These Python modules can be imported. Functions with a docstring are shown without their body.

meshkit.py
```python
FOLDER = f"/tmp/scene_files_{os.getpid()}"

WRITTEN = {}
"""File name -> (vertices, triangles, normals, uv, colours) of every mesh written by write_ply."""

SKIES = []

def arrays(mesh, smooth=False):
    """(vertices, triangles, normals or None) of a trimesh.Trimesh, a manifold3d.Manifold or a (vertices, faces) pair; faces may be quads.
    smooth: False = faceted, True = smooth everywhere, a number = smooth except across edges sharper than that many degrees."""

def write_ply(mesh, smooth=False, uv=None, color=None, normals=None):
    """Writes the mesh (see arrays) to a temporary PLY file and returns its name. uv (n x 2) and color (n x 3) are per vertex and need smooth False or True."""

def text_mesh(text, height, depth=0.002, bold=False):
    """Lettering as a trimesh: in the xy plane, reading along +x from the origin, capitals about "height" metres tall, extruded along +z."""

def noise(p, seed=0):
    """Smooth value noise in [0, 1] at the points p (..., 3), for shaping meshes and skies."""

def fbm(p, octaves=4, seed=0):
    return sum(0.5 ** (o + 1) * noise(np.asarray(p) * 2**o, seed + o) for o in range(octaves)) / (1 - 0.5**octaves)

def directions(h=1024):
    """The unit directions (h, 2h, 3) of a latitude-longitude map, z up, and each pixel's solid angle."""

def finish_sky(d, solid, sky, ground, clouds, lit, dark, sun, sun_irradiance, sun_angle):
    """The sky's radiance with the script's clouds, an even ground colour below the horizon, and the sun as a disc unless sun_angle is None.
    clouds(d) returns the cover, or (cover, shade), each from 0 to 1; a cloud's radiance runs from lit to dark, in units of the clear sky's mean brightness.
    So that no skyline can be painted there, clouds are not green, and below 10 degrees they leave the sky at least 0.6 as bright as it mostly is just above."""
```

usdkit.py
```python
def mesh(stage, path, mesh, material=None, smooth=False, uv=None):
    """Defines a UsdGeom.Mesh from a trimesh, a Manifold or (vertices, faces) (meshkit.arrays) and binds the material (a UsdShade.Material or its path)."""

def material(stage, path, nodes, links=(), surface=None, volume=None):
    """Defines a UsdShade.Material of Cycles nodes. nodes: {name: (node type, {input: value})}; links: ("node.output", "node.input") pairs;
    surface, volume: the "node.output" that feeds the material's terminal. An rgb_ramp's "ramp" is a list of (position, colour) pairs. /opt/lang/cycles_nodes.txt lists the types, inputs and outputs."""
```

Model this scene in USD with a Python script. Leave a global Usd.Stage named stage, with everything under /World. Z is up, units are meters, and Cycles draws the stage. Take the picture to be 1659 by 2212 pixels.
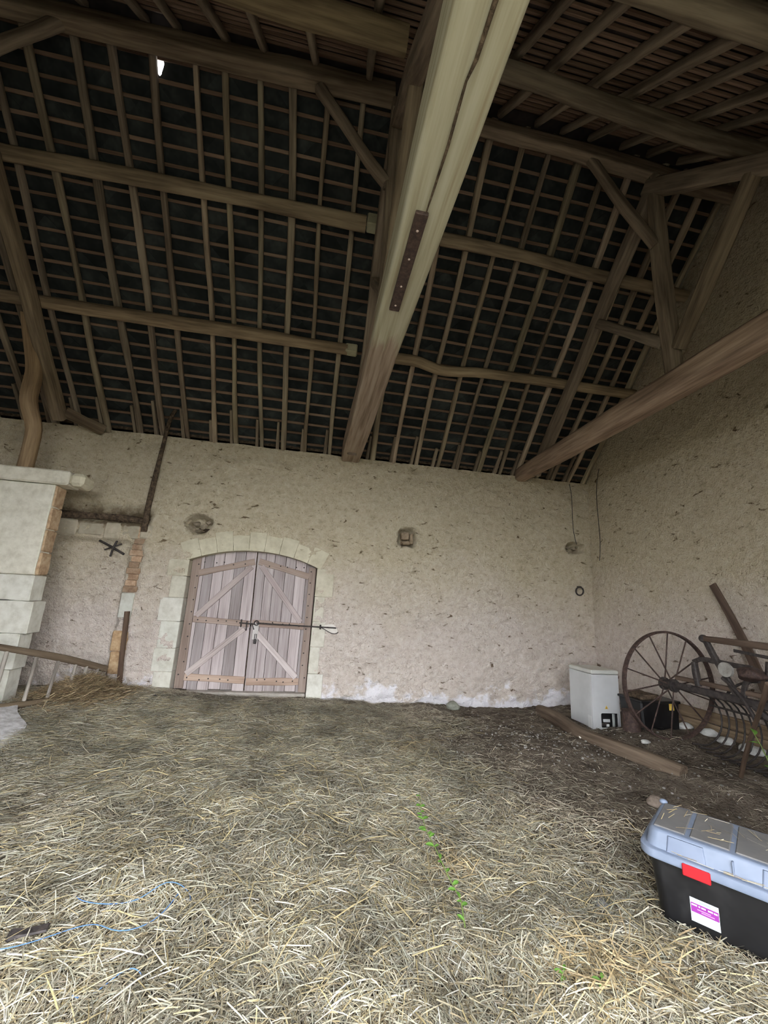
import math
import numpy as np
import trimesh
import usdkit
import meshkit
from pxr import Gf, Sdf, Usd, UsdGeom, UsdLux, UsdShade, Vt

PI = math.pi
stage = Usd.Stage.CreateInMemory()
UsdGeom.SetStageUpAxis(stage, UsdGeom.Tokens.z)
UsdGeom.SetStageMetersPerUnit(stage, 1.0)
stage.SetDefaultPrim(UsdGeom.Xform.Define(stage, '/World').GetPrim())
UsdGeom.Scope.Define(stage, '/World/Looks')

# ------------------------------------------------------------------ camera, sky, exposure
F_PX, YAW, PITCH, ROLL = 871.0, 0.1637, 0.216, 0.0587
EXPOSURE = 3.7
SKY = 1.0


def camera():
    cy, sy = math.cos(YAW), math.sin(YAW)
    f = np.array([sy * math.cos(PITCH), cy * math.cos(PITCH), math.sin(PITCH)])
    r = np.array([cy, -sy, 0.0])
    u = np.cross(r, f)
    c, s = math.cos(ROLL), math.sin(ROLL)
    r, u = c * r + s * u, -s * r + c * u
    cam = UsdGeom.Camera.Define(stage, '/World/Camera')
    m = Gf.Matrix4d(*[float(x) for x in (*r, 0, *u, 0, *(-f), 0, 0, 0, 1.6, 1)])
    cam.AddTransformOp().Set(m)
    cam.CreateHorizontalApertureAttr(36.0)
    cam.CreateVerticalApertureAttr(48.0)
    cam.CreateFocalLengthAttr(36.0 * F_PX / 1659.0)
    cam.CreateClippingRangeAttr(Gf.Vec2f(0.05, 1000))
    cam.CreateExposureAttr(EXPOSURE)


camera()


def sky():
    d = UsdLux.DomeLight.Define(stage, '/World/SkyLight')
    d.CreateIntensityAttr(1.0)
    m = usdkit.material(stage, '/World/Looks/sky_overcast', {'b': ('background_shader', {'color': (0.95, 0.97, 1.0), 'strength': SKY})}, surface='b.background')
    UsdShade.MaterialBindingAPI.Apply(d.GetPrim()).Bind(m)


sky()

# ------------------------------------------------------------------ dimensions of the barn (metres)
D = 6.954                     # inner face of the back wall
H = 4.10                      # top of the long walls
XR = 5.228                    # inner face of the right gable wall
RY, RZ = 3.389, 7.478         # half span and ridge height
K = (RZ - H) / RY
Y0 = D - 2 * RY               # inner face of the front wall
NB = np.array([0, K, 1]) / math.hypot(1, K)      # out of the back slope
NF = np.array([0, -K, 1]) / math.hypot(1, K)     # out of the front slope


# ------------------------------------------------------------------ helpers
_used = {}


def path_for(name, parent):
    base = '/World' if parent is None else str(parent.GetPath())
    key = (base, name)
    n = _used.get(key, 0)
    _used[key] = n + 1
    return f'{base}/{name}' + (f'_{n:03d}' if n else '')


def setd(prim, **kw):
    for k, v in kw.items():
        if v:
            prim.SetCustomDataByKey(k, v)
    return prim


def tag(prim, label=None, category=None, group=None, kind=None):
    return setd(prim, label=label, category=category, group=group, kind=kind)


def thing(name, label=None, category=None, group=None, kind=None, loc=(0, 0, 0), parent=None):
    x = UsdGeom.Xform.Define(stage, path_for(name, parent))
    if any(loc):
        x.AddTranslateOp().Set(Gf.Vec3d(*map(float, loc)))
    return tag(x.GetPrim(), label, category, group, kind)


def put(name, geo, mat, parent=None, smooth=False, tint=None, label=None, kind=None, loc=None):
    """One Mesh prim. geo = (V, F[, GR]) ; tint a colour (whole mesh) or one per vertex."""
    gr = None
    if isinstance(geo, (tuple, list)):
        V, Fc = np.asarray(geo[0], float), np.asarray(geo[1], int)
        gr = geo[2] if len(geo) > 2 else None
        if Fc.shape[1] == 4:
            Fc = np.vstack([Fc[:, [0, 1, 2]], Fc[:, [0, 2, 3]]])
        g = (V, Fc)
    else:
        g = geo
    if smooth is not False and smooth is not True and (gr is not None or (tint is not None and np.ndim(tint) == 2)):
        smooth = False
    prim = usdkit.mesh(stage, path_for(name, parent), g, M[mat], smooth=smooth)
    n = len(prim.GetPointsAttr().Get())
    api = UsdGeom.PrimvarsAPI(prim)
    if gr is not None:
        api.CreatePrimvar('gr', Sdf.ValueTypeNames.Float3Array, 'vertex').Set(Vt.Vec3fArray.FromNumpy(np.asarray(gr, np.float32)))
    if True:
        t = np.asarray((1, 1, 1) if tint is None else tint, np.float32)
        t = np.tile(t, (n, 1)) if t.ndim == 1 else t
        api.CreatePrimvar('tint', Sdf.ValueTypeNames.Float3Array, 'vertex').Set(Vt.Vec3fArray.FromNumpy(t))
    p = prim.GetPrim()
    if loc is not None:
        prim.AddTranslateOp().Set(Gf.Vec3d(*map(float, loc)))
    return tag(p, label, kind=kind)


def join(*gs):
    V, Fc, G, n = [], [], [], 0
    for g in gs:
        v, f = np.asarray(g[0], float), np.asarray(g[1], int)
        if f.shape[1] == 4:
            f = np.vstack([f[:, [0, 1, 2]], f[:, [0, 2, 3]]])
        V.append(v)
        Fc.append(f + n)
        n += len(v)
        G.append(np.asarray(g[2], float) if len(g) > 2 else v)
    return np.vstack(V), np.vstack(Fc), np.vstack(G)


def unit(a):
    a = np.asarray(a, float)
    return a / (np.linalg.norm(a) + 1e-12)


def profile(w, h, r, n=3):
    """Rounded rectangle, counter-clockwise."""
    r = min(r, w / 2 - 1e-4, h / 2 - 1e-4)
    pts = []
    for cx, cy, a0 in ((w / 2 - r, h / 2 - r, 0), (-w / 2 + r, h / 2 - r, 90), (-w / 2 + r, -h / 2 + r, 180), (w / 2 - r, -h / 2 + r, 270)):
        for k in range(n):
            a = math.radians(a0 + 90 * k / (n - 1))
            pts.append((cx + r * math.cos(a), cy + r * math.sin(a)))
    return np.array(pts)


def timber(pts, w, h, rad=0.02, up=(0, 0, 1), seg=14, wob=0.006, bend=0.0, seed=0, taper=1.0, nr=3):
    """A hewn timber along a polyline. Cross-section w (sideways) x h (along up). Returns V, F, grain coordinates."""
    rng = np.random.default_rng(seed)
    P = np.asarray(pts, float)
    d = np.r_[0, np.cumsum(np.linalg.norm(np.diff(P, axis=0), axis=1))]
    L = d[-1]
    t = np.linspace(0, 1, seg + 1)
    if len(P) > 2:
        from scipy.interpolate import PchipInterpolator
        C = PchipInterpolator(d / L, P, axis=0)(t)
    else:
        C = P[0] + (P[1] - P[0]) * t[:, None]
    T = np.gradient(C, axis=0)
    T /= np.linalg.norm(T, axis=1, keepdims=True)
    up = np.asarray(up, float)
    S = np.cross(T, up)
    S /= np.linalg.norm(S, axis=1, keepdims=True) + 1e-12
    U = np.cross(S, T)
    ph = rng.uniform(0, 6.28, 4)
    am = rng.uniform(-1, 1, 2) * bend
    C = C + S * (am[0] * np.sin(PI * t))[:, None] + U * (am[1] * np.sin(PI * t))[:, None]
    C = C + S * (bend * 0.35 * np.sin(t * 9 + ph[0]))[:, None] + U * (bend * 0.35 * np.sin(t * 8 + ph[1]))[:, None]
    Q = profile(w, h, rad, nr)
    n = len(Q)
    rings = np.zeros((seg + 1, n, 3))
    off = rng.uniform(0, 50, 3)
    ang = np.arange(n)
    for i in range(seg + 1):
        sc = 1 + (taper - 1) * t[i]
        nz = meshkit.noise(np.stack([np.full(n, t[i] * L * 1.6 + off[0]), np.cos(ang / n * 2 * PI) * 1.2 + off[1], np.sin(ang / n * 2 * PI) * 1.2 + off[2]], -1), seed) - 0.5
        q = Q * sc * (1 + 0.06 * math.sin(t[i] * 7 + ph[2]))
        q = q + q / (np.linalg.norm(q, axis=1, keepdims=True) + 1e-9) * (nz[:, None] * 2 * wob)
        rings[i] = C[i] + q[:, :1] * S[i] + q[:, 1:] * U[i]
    V = rings.reshape(-1, 3)
    gx = np.tile(Q, (seg + 1, 1))
    G = np.c_[gx, np.repeat(t * L, n)] + off
    i, j = np.meshgrid(np.arange(seg), np.arange(n), indexing='ij')
    a, b = i * n + j, i * n + (j + 1) % n
    Fq = np.stack([a, b, b + n, a + n], -1).reshape(-1, 4)
    Fc = np.vstack([Fq[:, [0, 1, 2]], Fq[:, [0, 2, 3]]])
    # end caps with their own vertices
    m = len(V)
    V = np.vstack([V, rings[0], rings[-1]])
    G = np.vstack([G, np.c_[Q * 3, np.zeros(n)] + off, np.c_[Q * 3, np.zeros(n)] + off + 3])
    cap0 = [(m, m + k + 1, m + k) for k in range(1, n - 1)]
    cap1 = [(m + n, m + n + k, m + n + k + 1) for k in range(1, n - 1)]
    return V, np.vstack([Fc, cap0, cap1]), G


def tube(pts, r, sides=8, seg=None, seed=0, closed=False):
    P = np.asarray(pts, float)
    if seg:
        from scipy.interpolate import CubicSpline
        d = np.r_[0, np.cumsum(np.linalg.norm(np.diff(P, axis=0), axis=1))]
        P = CubicSpline(d, P, axis=0)(np.linspace(0, d[-1], seg + 1))
    r = np.broadcast_to(np.asarray(r, float), (len(P),))
    n = len(P)
    if closed:
        T = np.roll(P, -1, 0) - np.roll(P, 1, 0)
    else:
        T = np.gradient(P, axis=0)
    T /= np.linalg.norm(T, axis=1, keepdims=True) + 1e-12
    A = np.zeros_like(P)
    a = np.cross(T[0], [0, 0, 1.0] if abs(T[0][2]) < 0.9 else [1.0, 0, 0])
    for i in range(n):
        a = a - T[i] * (a @ T[i])
        a /= np.linalg.norm(a) + 1e-12
        A[i] = a
    Bv = np.cross(T, A)
    th = np.arange(sides) * 2 * PI / sides
    V = P[:, None] + r[:, None, None] * (np.cos(th)[None, :, None] * A[:, None] + np.sin(th)[None, :, None] * Bv[:, None])
    m = n if closed else n - 1
    i, j = np.meshgrid(np.arange(m), np.arange(sides), indexing='ij')
    i2 = (i + 1) % n
    q = np.stack([i * sides + j, i * sides + (j + 1) % sides, i2 * sides + (j + 1) % sides, i2 * sides + j], -1).reshape(-1, 4)
    V = V.reshape(-1, 3)
    Fc = np.vstack([q[:, [0, 1, 2]], q[:, [0, 2, 3]]])
    if not closed:
        c0 = [(0, k + 1, k) for k in range(1, sides - 1)]
        e = (n - 1) * sides
        c1 = [(e, e + k, e + k + 1) for k in range(1, sides - 1)]
        Fc = np.vstack([Fc, c0, c1])
    return V, Fc, V + seed * 1.7


def box(x0, x1, y0, y1, z0, z1, b=0.0):
    """Box with chamfered edges (hull of shrunken boxes)."""
    if b <= 0:
        m = trimesh.creation.box(bounds=[(x0, y0, z0), (x1, y1, z1)])
        return np.array(m.vertices), np.array(m.faces)
    pts = []
    for dx, dy, dz in ((b, b, 0), (b, 0, b), (0, b, b)):
        for x in (x0 + dx, x1 - dx):
            for y in (y0 + dy, y1 - dy):
                for z in (z0 + dz, z1 - dz):
                    pts.append((x, y, z))
    m = trimesh.convex.convex_hull(np.array(pts))
    return np.array(m.vertices), np.array(m.faces)


def rough_box(x0, x1, y0, y1, z0, z1, b=0.015, amp=0.01, seed=0, step=0.09):
    """A worn stone block: chamfered box, subdivided and roughened."""
    v, f = box(x0, x1, y0, y1, z0, z1, b)
    v, f = trimesh.remesh.subdivide_to_size(v, f, step, max_iter=6)
    m = trimesh.Trimesh(v, f, process=True)
    v = np.array(m.vertices)
    n = np.array(m.vertex_normals)
    d = meshkit.fbm(v * 9 + seed * 3.7, 3, seed) - 0.5
    return v + n * (d * 2 * amp)[:, None], np.array(m.faces), v + seed * 2.3


def pebble(c, s, seed, sub=1, flat=0.7):
    rng = np.random.default_rng(seed)
    m = trimesh.creation.icosphere(sub)
    v = np.array(m.vertices)
    v *= 1 + 0.5 * (meshkit.noise(v * 1.4 + rng.uniform(0, 99, 3), seed) - 0.5)[:, None]
    a = rng.uniform(0, 2 * PI)
    v = v * (np.array([1, rng.uniform(.6, 1), flat]) * s)
    R = np.array([[math.cos(a), -math.sin(a), 0], [math.sin(a), math.cos(a), 0], [0, 0, 1]])
    v = v @ R.T + np.asarray(c)
    return v, np.array(m.faces), v + seed


def angular(c, s, seed, flat=0.8):
    """A broken stone: the hull of a few random points."""
    rng = np.random.default_rng(seed)
    q = rng.normal(0, 1, (16, 3))
    q = q / np.linalg.norm(q, axis=1, keepdims=True) * rng.uniform(.75, 1.05, (16, 1)) * (1.15, .9, flat)
    m = trimesh.convex.convex_hull(q * s + np.asarray(c))
    return np.array(m.vertices), np.array(m.faces)


def xf(geo, R=np.eye(3), t=(0, 0, 0)):
    v = np.asarray(geo[0]) @ np.asarray(R).T + np.asarray(t, float)
    return (v, geo[1]) + tuple(geo[2:])


def frame3(x, y, z):
    return np.array([x, y, z], float).T


def prism(poly, y0, y1):
    """Polygon in (x, z) extruded along y (front face y0 towards the viewer)."""
    from shapely.geometry import Polygon
    m = trimesh.creation.extrude_polygon(Polygon(poly), y1 - y0, engine='earcut')
    v = np.array(m.vertices)
    return np.c_[v[:, 0], y1 - v[:, 2], v[:, 1]], np.array(m.faces)[:, ::1]


# ------------------------------------------------------------------ materials
M = {}


def mat(name, nodes, links, surface='p.BSDF'):
    M[name] = usdkit.material(stage, '/World/Looks/' + name, nodes, links, surface=surface)


def wood(name, ramp, rough=0.85, stretch=(26, 26, 1.6), bump=0.5, tinted=True):
    """Old wood: grain runs along the third grain coordinate; each piece carries its own tint."""
    nodes = {
        'g': ('attribute', {'attribute': 'gr'}),
        't': ('attribute', {'attribute': 'tint'}),
        'm': ('mapping', {'scale': stretch}),
        'n': ('noise_texture', {'scale': 1.0, 'detail': 3.0, 'roughness': 0.62}),
        'm2': ('mapping', {'scale': (5, 5, 1.1)}),
        'n2': ('noise_texture', {'scale': 1.0, 'detail': 3.0}),
        'mx': ('mix_float', {'fac': 0.45}),
        'r': ('rgb_ramp', {'ramp': ramp}),
        'mul': ('mix_color', {'blend_type': 'multiply', 'fac': 1.0 if tinted else 0.0}),
        'b': ('bump', {'strength': bump, 'distance': 0.006}),
        'p': ('principled_bsdf', {'roughness': rough, 'specular_ior_level': 0.2}),
    }
    links = [('g.vector', 'm.vector'), ('m.vector', 'n.vector'), ('g.vector', 'm2.vector'), ('m2.vector', 'n2.vector'), ('n.fac', 'mx.a'), ('n2.fac', 'mx.b'),
             ('mx.result', 'r.fac'), ('r.color', 'mul.a'), ('t.color', 'mul.b'), ('mul.result', 'p.base_color'), ('n.fac', 'b.height'), ('b.normal', 'p.normal')]
    mat(name, nodes, links)


wood('wood_weathered', [(0.30, (0.085, 0.067, 0.05)), (0.46, (0.20, 0.16, 0.12)), (0.60, (0.31, 0.258, 0.195)), (0.75, (0.39, 0.335, 0.26))])
wood('wood_batten', [(0.30, (0.10, 0.062, 0.043)), (0.5, (0.21, 0.14, 0.10)), (0.7, (0.30, 0.22, 0.165))])
wood('wood_door', [(0.30, (0.30, 0.25, 0.24)), (0.45, (0.48, 0.42, 0.41)), (0.58, (0.60, 0.54, 0.53)), (0.72, (0.70, 0.65, 0.64))], stretch=(40, 40, 1.2), bump=0.3)
wood('wood_door_frame', [(0.30, (0.19, 0.14, 0.11)), (0.5, (0.33, 0.26, 0.22)), (0.7, (0.42, 0.35, 0.30))], stretch=(40, 40, 1.2), bump=0.3)


def wood_painted_beam():
    """The big tie beam: pale lime-washed wood over bare brown wood that shows towards the wall end."""
    nodes = {
        'g': ('attribute', {'attribute': 'gr'}),
        'm': ('mapping', {'scale': (20, 20, 0.9)}),
        'n': ('noise_texture', {'scale': 1.0, 'detail': 3.0, 'roughness': 0.6}),
        'm3': ('mapping', {'scale': (9, 9, 1.3)}),
        'n3': ('noise_texture', {'scale': 1.0, 'detail': 3.0, 'roughness': 0.6}),
        'pale': ('rgb_ramp', {'ramp': [(0.32, (0.33, 0.285, 0.195)), (0.5, (0.44, 0.415, 0.305)), (0.66, (0.50, 0.485, 0.38))]}),
        'bare': ('rgb_ramp', {'ramp': [(0.34, (0.20, 0.145, 0.105)), (0.52, (0.35, 0.27, 0.21)), (0.7, (0.43, 0.35, 0.275))]}),
        'pos': ('geometry', {}),
        'sep': ('separate_xyz', {}),
        'mr': ('map_range', {'from_min': 2.9, 'from_max': 3.9, 'to_min': -0.30, 'to_max': 0.42}),
        'add': ('math', {'math_type': 'add'}),
        'cl': ('map_range', {'from_min': 0.44, 'from_max': 0.60, 'to_min': 0.0, 'to_max': 1.0, 'clamp': True}),
        'mx': ('mix_color', {}),
        'b': ('bump', {'strength': 0.35, 'distance': 0.006}),
        'p': ('principled_bsdf', {'roughness': 0.8, 'specular_ior_level': 0.2}),
    }
    links = [('g.vector', 'm.vector'), ('m.vector', 'n.vector'), ('g.vector', 'm3.vector'), ('m3.vector', 'n3.vector'), ('n.fac', 'pale.fac'), ('n.fac', 'bare.fac'),
             ('pos.position', 'sep.vector'), ('sep.y', 'mr.value'), ('mr.result', 'add.value1'), ('n3.fac', 'add.value2'), ('add.value', 'cl.value'),
             ('cl.result', 'mx.fac'), ('pale.color', 'mx.a'), ('bare.color', 'mx.b'), ('mx.result', 'p.base_color'), ('n.fac', 'b.height'), ('b.normal', 'p.normal')]
    mat('wood_limewashed', nodes, links)


wood_painted_beam()


def plaster(name, salt=True):
    """Old lime render: tan with ochre and pinkish patches, pits, and white salt bloom along the foot of the wall."""
    nodes = {
        'pos': ('geometry', {}),
        'sep': ('separate_xyz', {}),
        'n1': ('noise_texture', {'scale': 1.1, 'detail': 3.0, 'roughness': 0.6}),
        'n2': ('noise_texture', {'scale': 14.0, 'detail': 3.0, 'roughness': 0.65}),
        'v': ('noise_texture', {'scale': 34.0, 'detail': 3.0, 'roughness': 0.7}),
        'ochre': ('rgb_ramp', {'ramp': [(0.25, (0.47, 0.40, 0.275)), (0.5, (0.58, 0.51, 0.375)), (0.75, (0.65, 0.59, 0.46))]}),
        'pink': ('rgb_ramp', {'ramp': [(0.25, (0.54, 0.465, 0.405)), (0.5, (0.65, 0.575, 0.515)), (0.75, (0.72, 0.66, 0.61))]}),
        'hz': ('map_range', {'from_min': 0.7, 'from_max': 2.7, 'to_min': -0.25, 'to_max': 1.25}),
        'ha': ('math', {'math_type': 'multiply_add', 'value2': 1.2, 'value3': -0.6}),
        'hs': ('math', {'math_type': 'add', 'use_clamp': True}),
        'mx': ('mix_color', {}),
        'dk': ('rgb_ramp', {'ramp': [(0.30, (0.45, 0.40, 0.34)), (0.37, (1, 1, 1))]}),
        'mul': ('mix_color', {'blend_type': 'multiply', 'fac': 1.0}),
        'fm': ('mapping', {'scale': (6.0, 6.0, 13.0)}),
        'fn': ('noise_texture', {'scale': 1.0, 'detail': 3.0, 'roughness': 0.6, 'distortion': 0.6}),
        'fr': ('rgb_ramp', {'ramp': [(0.29, (0.25, 0.21, 0.17)), (0.345, (0.84, 0.83, 0.81)), (0.43, (0.95, 0.95, 0.95))]}),
        'mul2': ('mix_color', {'blend_type': 'multiply', 'fac': 1.0}),
        'sz': ('map_range', {'from_min': 0.0, 'from_max': 0.60, 'to_min': 0.26, 'to_max': -0.22}),
        'n3': ('noise_texture', {'scale': 3.2, 'detail': 3.0, 'roughness': 0.7}),
        'sa': ('math', {'math_type': 'add'}),
        'sc': ('map_range', {'from_min': 0.60, 'from_max': 0.72, 'to_min': 0.0, 'to_max': 0.95 if salt else 0.0, 'clamp': True}),
        'wm': ('mix_color', {'b': (0.82, 0.80, 0.84)}),
        'sx': ('map_range', {'from_min': -2.72, 'from_max': -2.55, 'to_min': 1.0, 'to_max': 0.0, 'clamp': True}),
        'sx2': ('map_range', {'from_min': -5.0, 'from_max': -4.3, 'to_min': 0.0, 'to_max': 1.0, 'clamp': True}),
        'sz1': ('map_range', {'from_min': 2.38, 'from_max': 2.56, 'to_min': 0.0, 'to_max': 1.0, 'clamp': True}),
        'sz2': ('map_range', {'from_min': 2.70, 'from_max': 3.0, 'to_min': 1.0, 'to_max': 0.0, 'clamp': True}),
        'm1': ('math', {'math_type': 'multiply'}), 'm2': ('math', {'math_type': 'multiply'}), 'm3': ('math', {'math_type': 'multiply'}), 'm4': ('math', {'math_type': 'multiply'}),
        'm5': ('map_range', {'from_min': 0.16, 'from_max': 0.46, 'to_min': 0.0, 'to_max': 0.85 if salt else 0.0, 'clamp': True}),
        'st': ('mix_color', {'b': (0.10, 0.07, 0.04)}),
        'hb': ('math', {'math_type': 'add'}),
        'b': ('bump', {'strength': 0.9, 'distance': 0.035}),
        'p': ('principled_bsdf', {'roughness': 0.95, 'specular_ior_level': 0.1}),
    }
    links = [('pos.position', x + '.vector') for x in ('n1', 'n2', 'n3', 'v', 'sep')]
    links += [('n2.fac', 'ochre.fac'), ('n2.fac', 'pink.fac'), ('sep.z', 'hz.value'), ('n1.fac', 'ha.value1'), ('hz.result', 'hs.value1'), ('ha.value', 'hs.value2'),
              ('hs.value', 'mx.fac'), ('pink.color', 'mx.a'), ('ochre.color', 'mx.b'), ('v.fac', 'dk.fac'), ('mx.result', 'mul.a'), ('dk.color', 'mul.b'),
              ('pos.position', 'fm.vector'), ('fm.vector', 'fn.vector'), ('fn.fac', 'fr.fac'), ('mul.result', 'mul2.a'), ('fr.color', 'mul2.b'),
              ('sep.z', 'sz.value'), ('sz.result', 'sa.value1'), ('n3.fac', 'sa.value2'), ('sa.value', 'sc.value'), ('sc.result', 'wm.fac'), ('mul2.result', 'wm.a'),
              ('sep.x', 'sx.value'), ('sep.x', 'sx2.value'), ('sep.z', 'sz1.value'), ('sep.z', 'sz2.value'), ('sx.result', 'm1.value1'), ('sx2.result', 'm1.value2'), ('sz1.result', 'm2.value1'), ('sz2.result', 'm2.value2'), ('m1.value', 'm3.value1'), ('m2.value', 'm3.value2'),
              ('m3.value', 'm4.value1'), ('n3.fac', 'm4.value2'), ('m4.value', 'm5.value'), ('m5.result', 'st.fac'), ('wm.result', 'st.a'),
              ('st.result', 'p.base_color'), ('n2.fac', 'hb.value1'), ('v.fac', 'hb.value2'), ('hb.value', 'b.height'), ('b.normal', 'p.normal')]
    mat(name, nodes, links)


plaster('plaster_back')
plaster('plaster_side', salt=False)


def speckled(name, c0, c1, c2, scale=9.0, rough=0.9, bump=0.4, dist=0.01, tinted=False, spec=0.2, metallic=0.0, fine=None):
    nodes = {
        'pos': ('geometry', {}),
        'n': ('noise_texture', {'scale': scale, 'detail': 3.0, 'roughness': 0.65}),
        'r': ('rgb_ramp', {'ramp': [(0.30, c0), (0.5, c1), (0.70, c2)]}),
        't': ('attribute', {'attribute': 'tint'}),
        'mul': ('mix_color', {'blend_type': 'multiply', 'fac': 1.0 if tinted else 0.0}),
        'n2': ('noise_texture', {'scale': fine or scale * 5, 'detail': 3.0}),
        'b': ('bump', {'strength': bump, 'distance': dist}),
        'p': ('principled_bsdf', {'roughness': rough, 'specular_ior_level': spec, 'metallic': metallic}),
    }
    mat(name, nodes, [('pos.position', 'n.vector'), ('pos.position', 'n2.vector'), ('n.fac', 'r.fac'), ('r.color', 'mul.a'), ('t.color', 'mul.b'), ('mul.result', 'p.base_color'),
                      ('n2.fac', 'b.height'), ('b.normal', 'p.normal')])


speckled('limestone', (0.49, 0.465, 0.40), (0.59, 0.57, 0.505), (0.66, 0.64, 0.58), 7, bump=0.35, tinted=True)
speckled('brick_orange', (0.30, 0.17, 0.10), (0.45, 0.28, 0.17), (0.55, 0.38, 0.25), 12, bump=0.6, tinted=True)
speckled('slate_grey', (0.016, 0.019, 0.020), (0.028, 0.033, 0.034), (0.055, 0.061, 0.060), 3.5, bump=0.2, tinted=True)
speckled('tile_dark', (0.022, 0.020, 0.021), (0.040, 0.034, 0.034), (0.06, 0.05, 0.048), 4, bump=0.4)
speckled('iron_rust', (0.03, 0.02, 0.018), (0.058, 0.036, 0.031), (0.10, 0.064, 0.052), 30, rough=0.75, bump=0.4, dist=0.003, spec=0.4)
speckled('iron_dark', (0.018, 0.015, 0.015), (0.036, 0.030, 0.029), (0.068, 0.055, 0.05), 25, rough=0.65, bump=0.3, dist=0.003, spec=0.45)
speckled('rot_dark', (0.035, 0.025, 0.018), (0.09, 0.065, 0.045), (0.17, 0.125, 0.085), 20, bump=0.8)
speckled('gravel_yard', (0.08, 0.08, 0.06), (0.115, 0.115, 0.085), (0.155, 0.15, 0.115), 2, bump=0.5)
speckled('rubble_stone', (0.36, 0.34, 0.31), (0.50, 0.48, 0.44), (0.62, 0.60, 0.56), 14, bump=0.5, tinted=True)
speckled('enamel_white', (0.50, 0.51, 0.51), (0.55, 0.56, 0.56), (0.58, 0.59, 0.59), 3, rough=0.35, bump=0.02, spec=0.5, tinted=True)
speckled('plastic_black', (0.003, 0.003, 0.004), (0.005, 0.005, 0.006), (0.014, 0.014, 0.015), 6, rough=0.42, bump=0.05, spec=0.5)
speckled('plastic_grey_blue', (0.13, 0.16, 0.225), (0.155, 0.19, 0.26), (0.18, 0.215, 0.29), 5, rough=0.5, bump=0.05, spec=0.4, tinted=True)
speckled('paint_plain', (0.9, 0.9, 0.9), (1, 1, 1), (1, 1, 1), 5, rough=0.6, bump=0.0, spec=0.3, tinted=True)


def straw_mat(name, spec, transl):
    nodes = {
        't': ('attribute', {'attribute': 'tint'}),
        'p': ('principled_bsdf', {'roughness': 0.55, 'specular_ior_level': spec}),
        'tr': ('translucent_bsdf', {}),
        'mx': ('mix_closure', {'fac': transl}),
    }
    mat(name, nodes, [('t.color', 'p.base_color'), ('t.color', 'tr.color'), ('p.BSDF', 'mx.closure1'), ('tr.BSDF', 'mx.closure2')], surface='mx.closure')


straw_mat('straw', 0.35, 0.12)
straw_mat('leaf_green', 0.4, 0.35)


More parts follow.
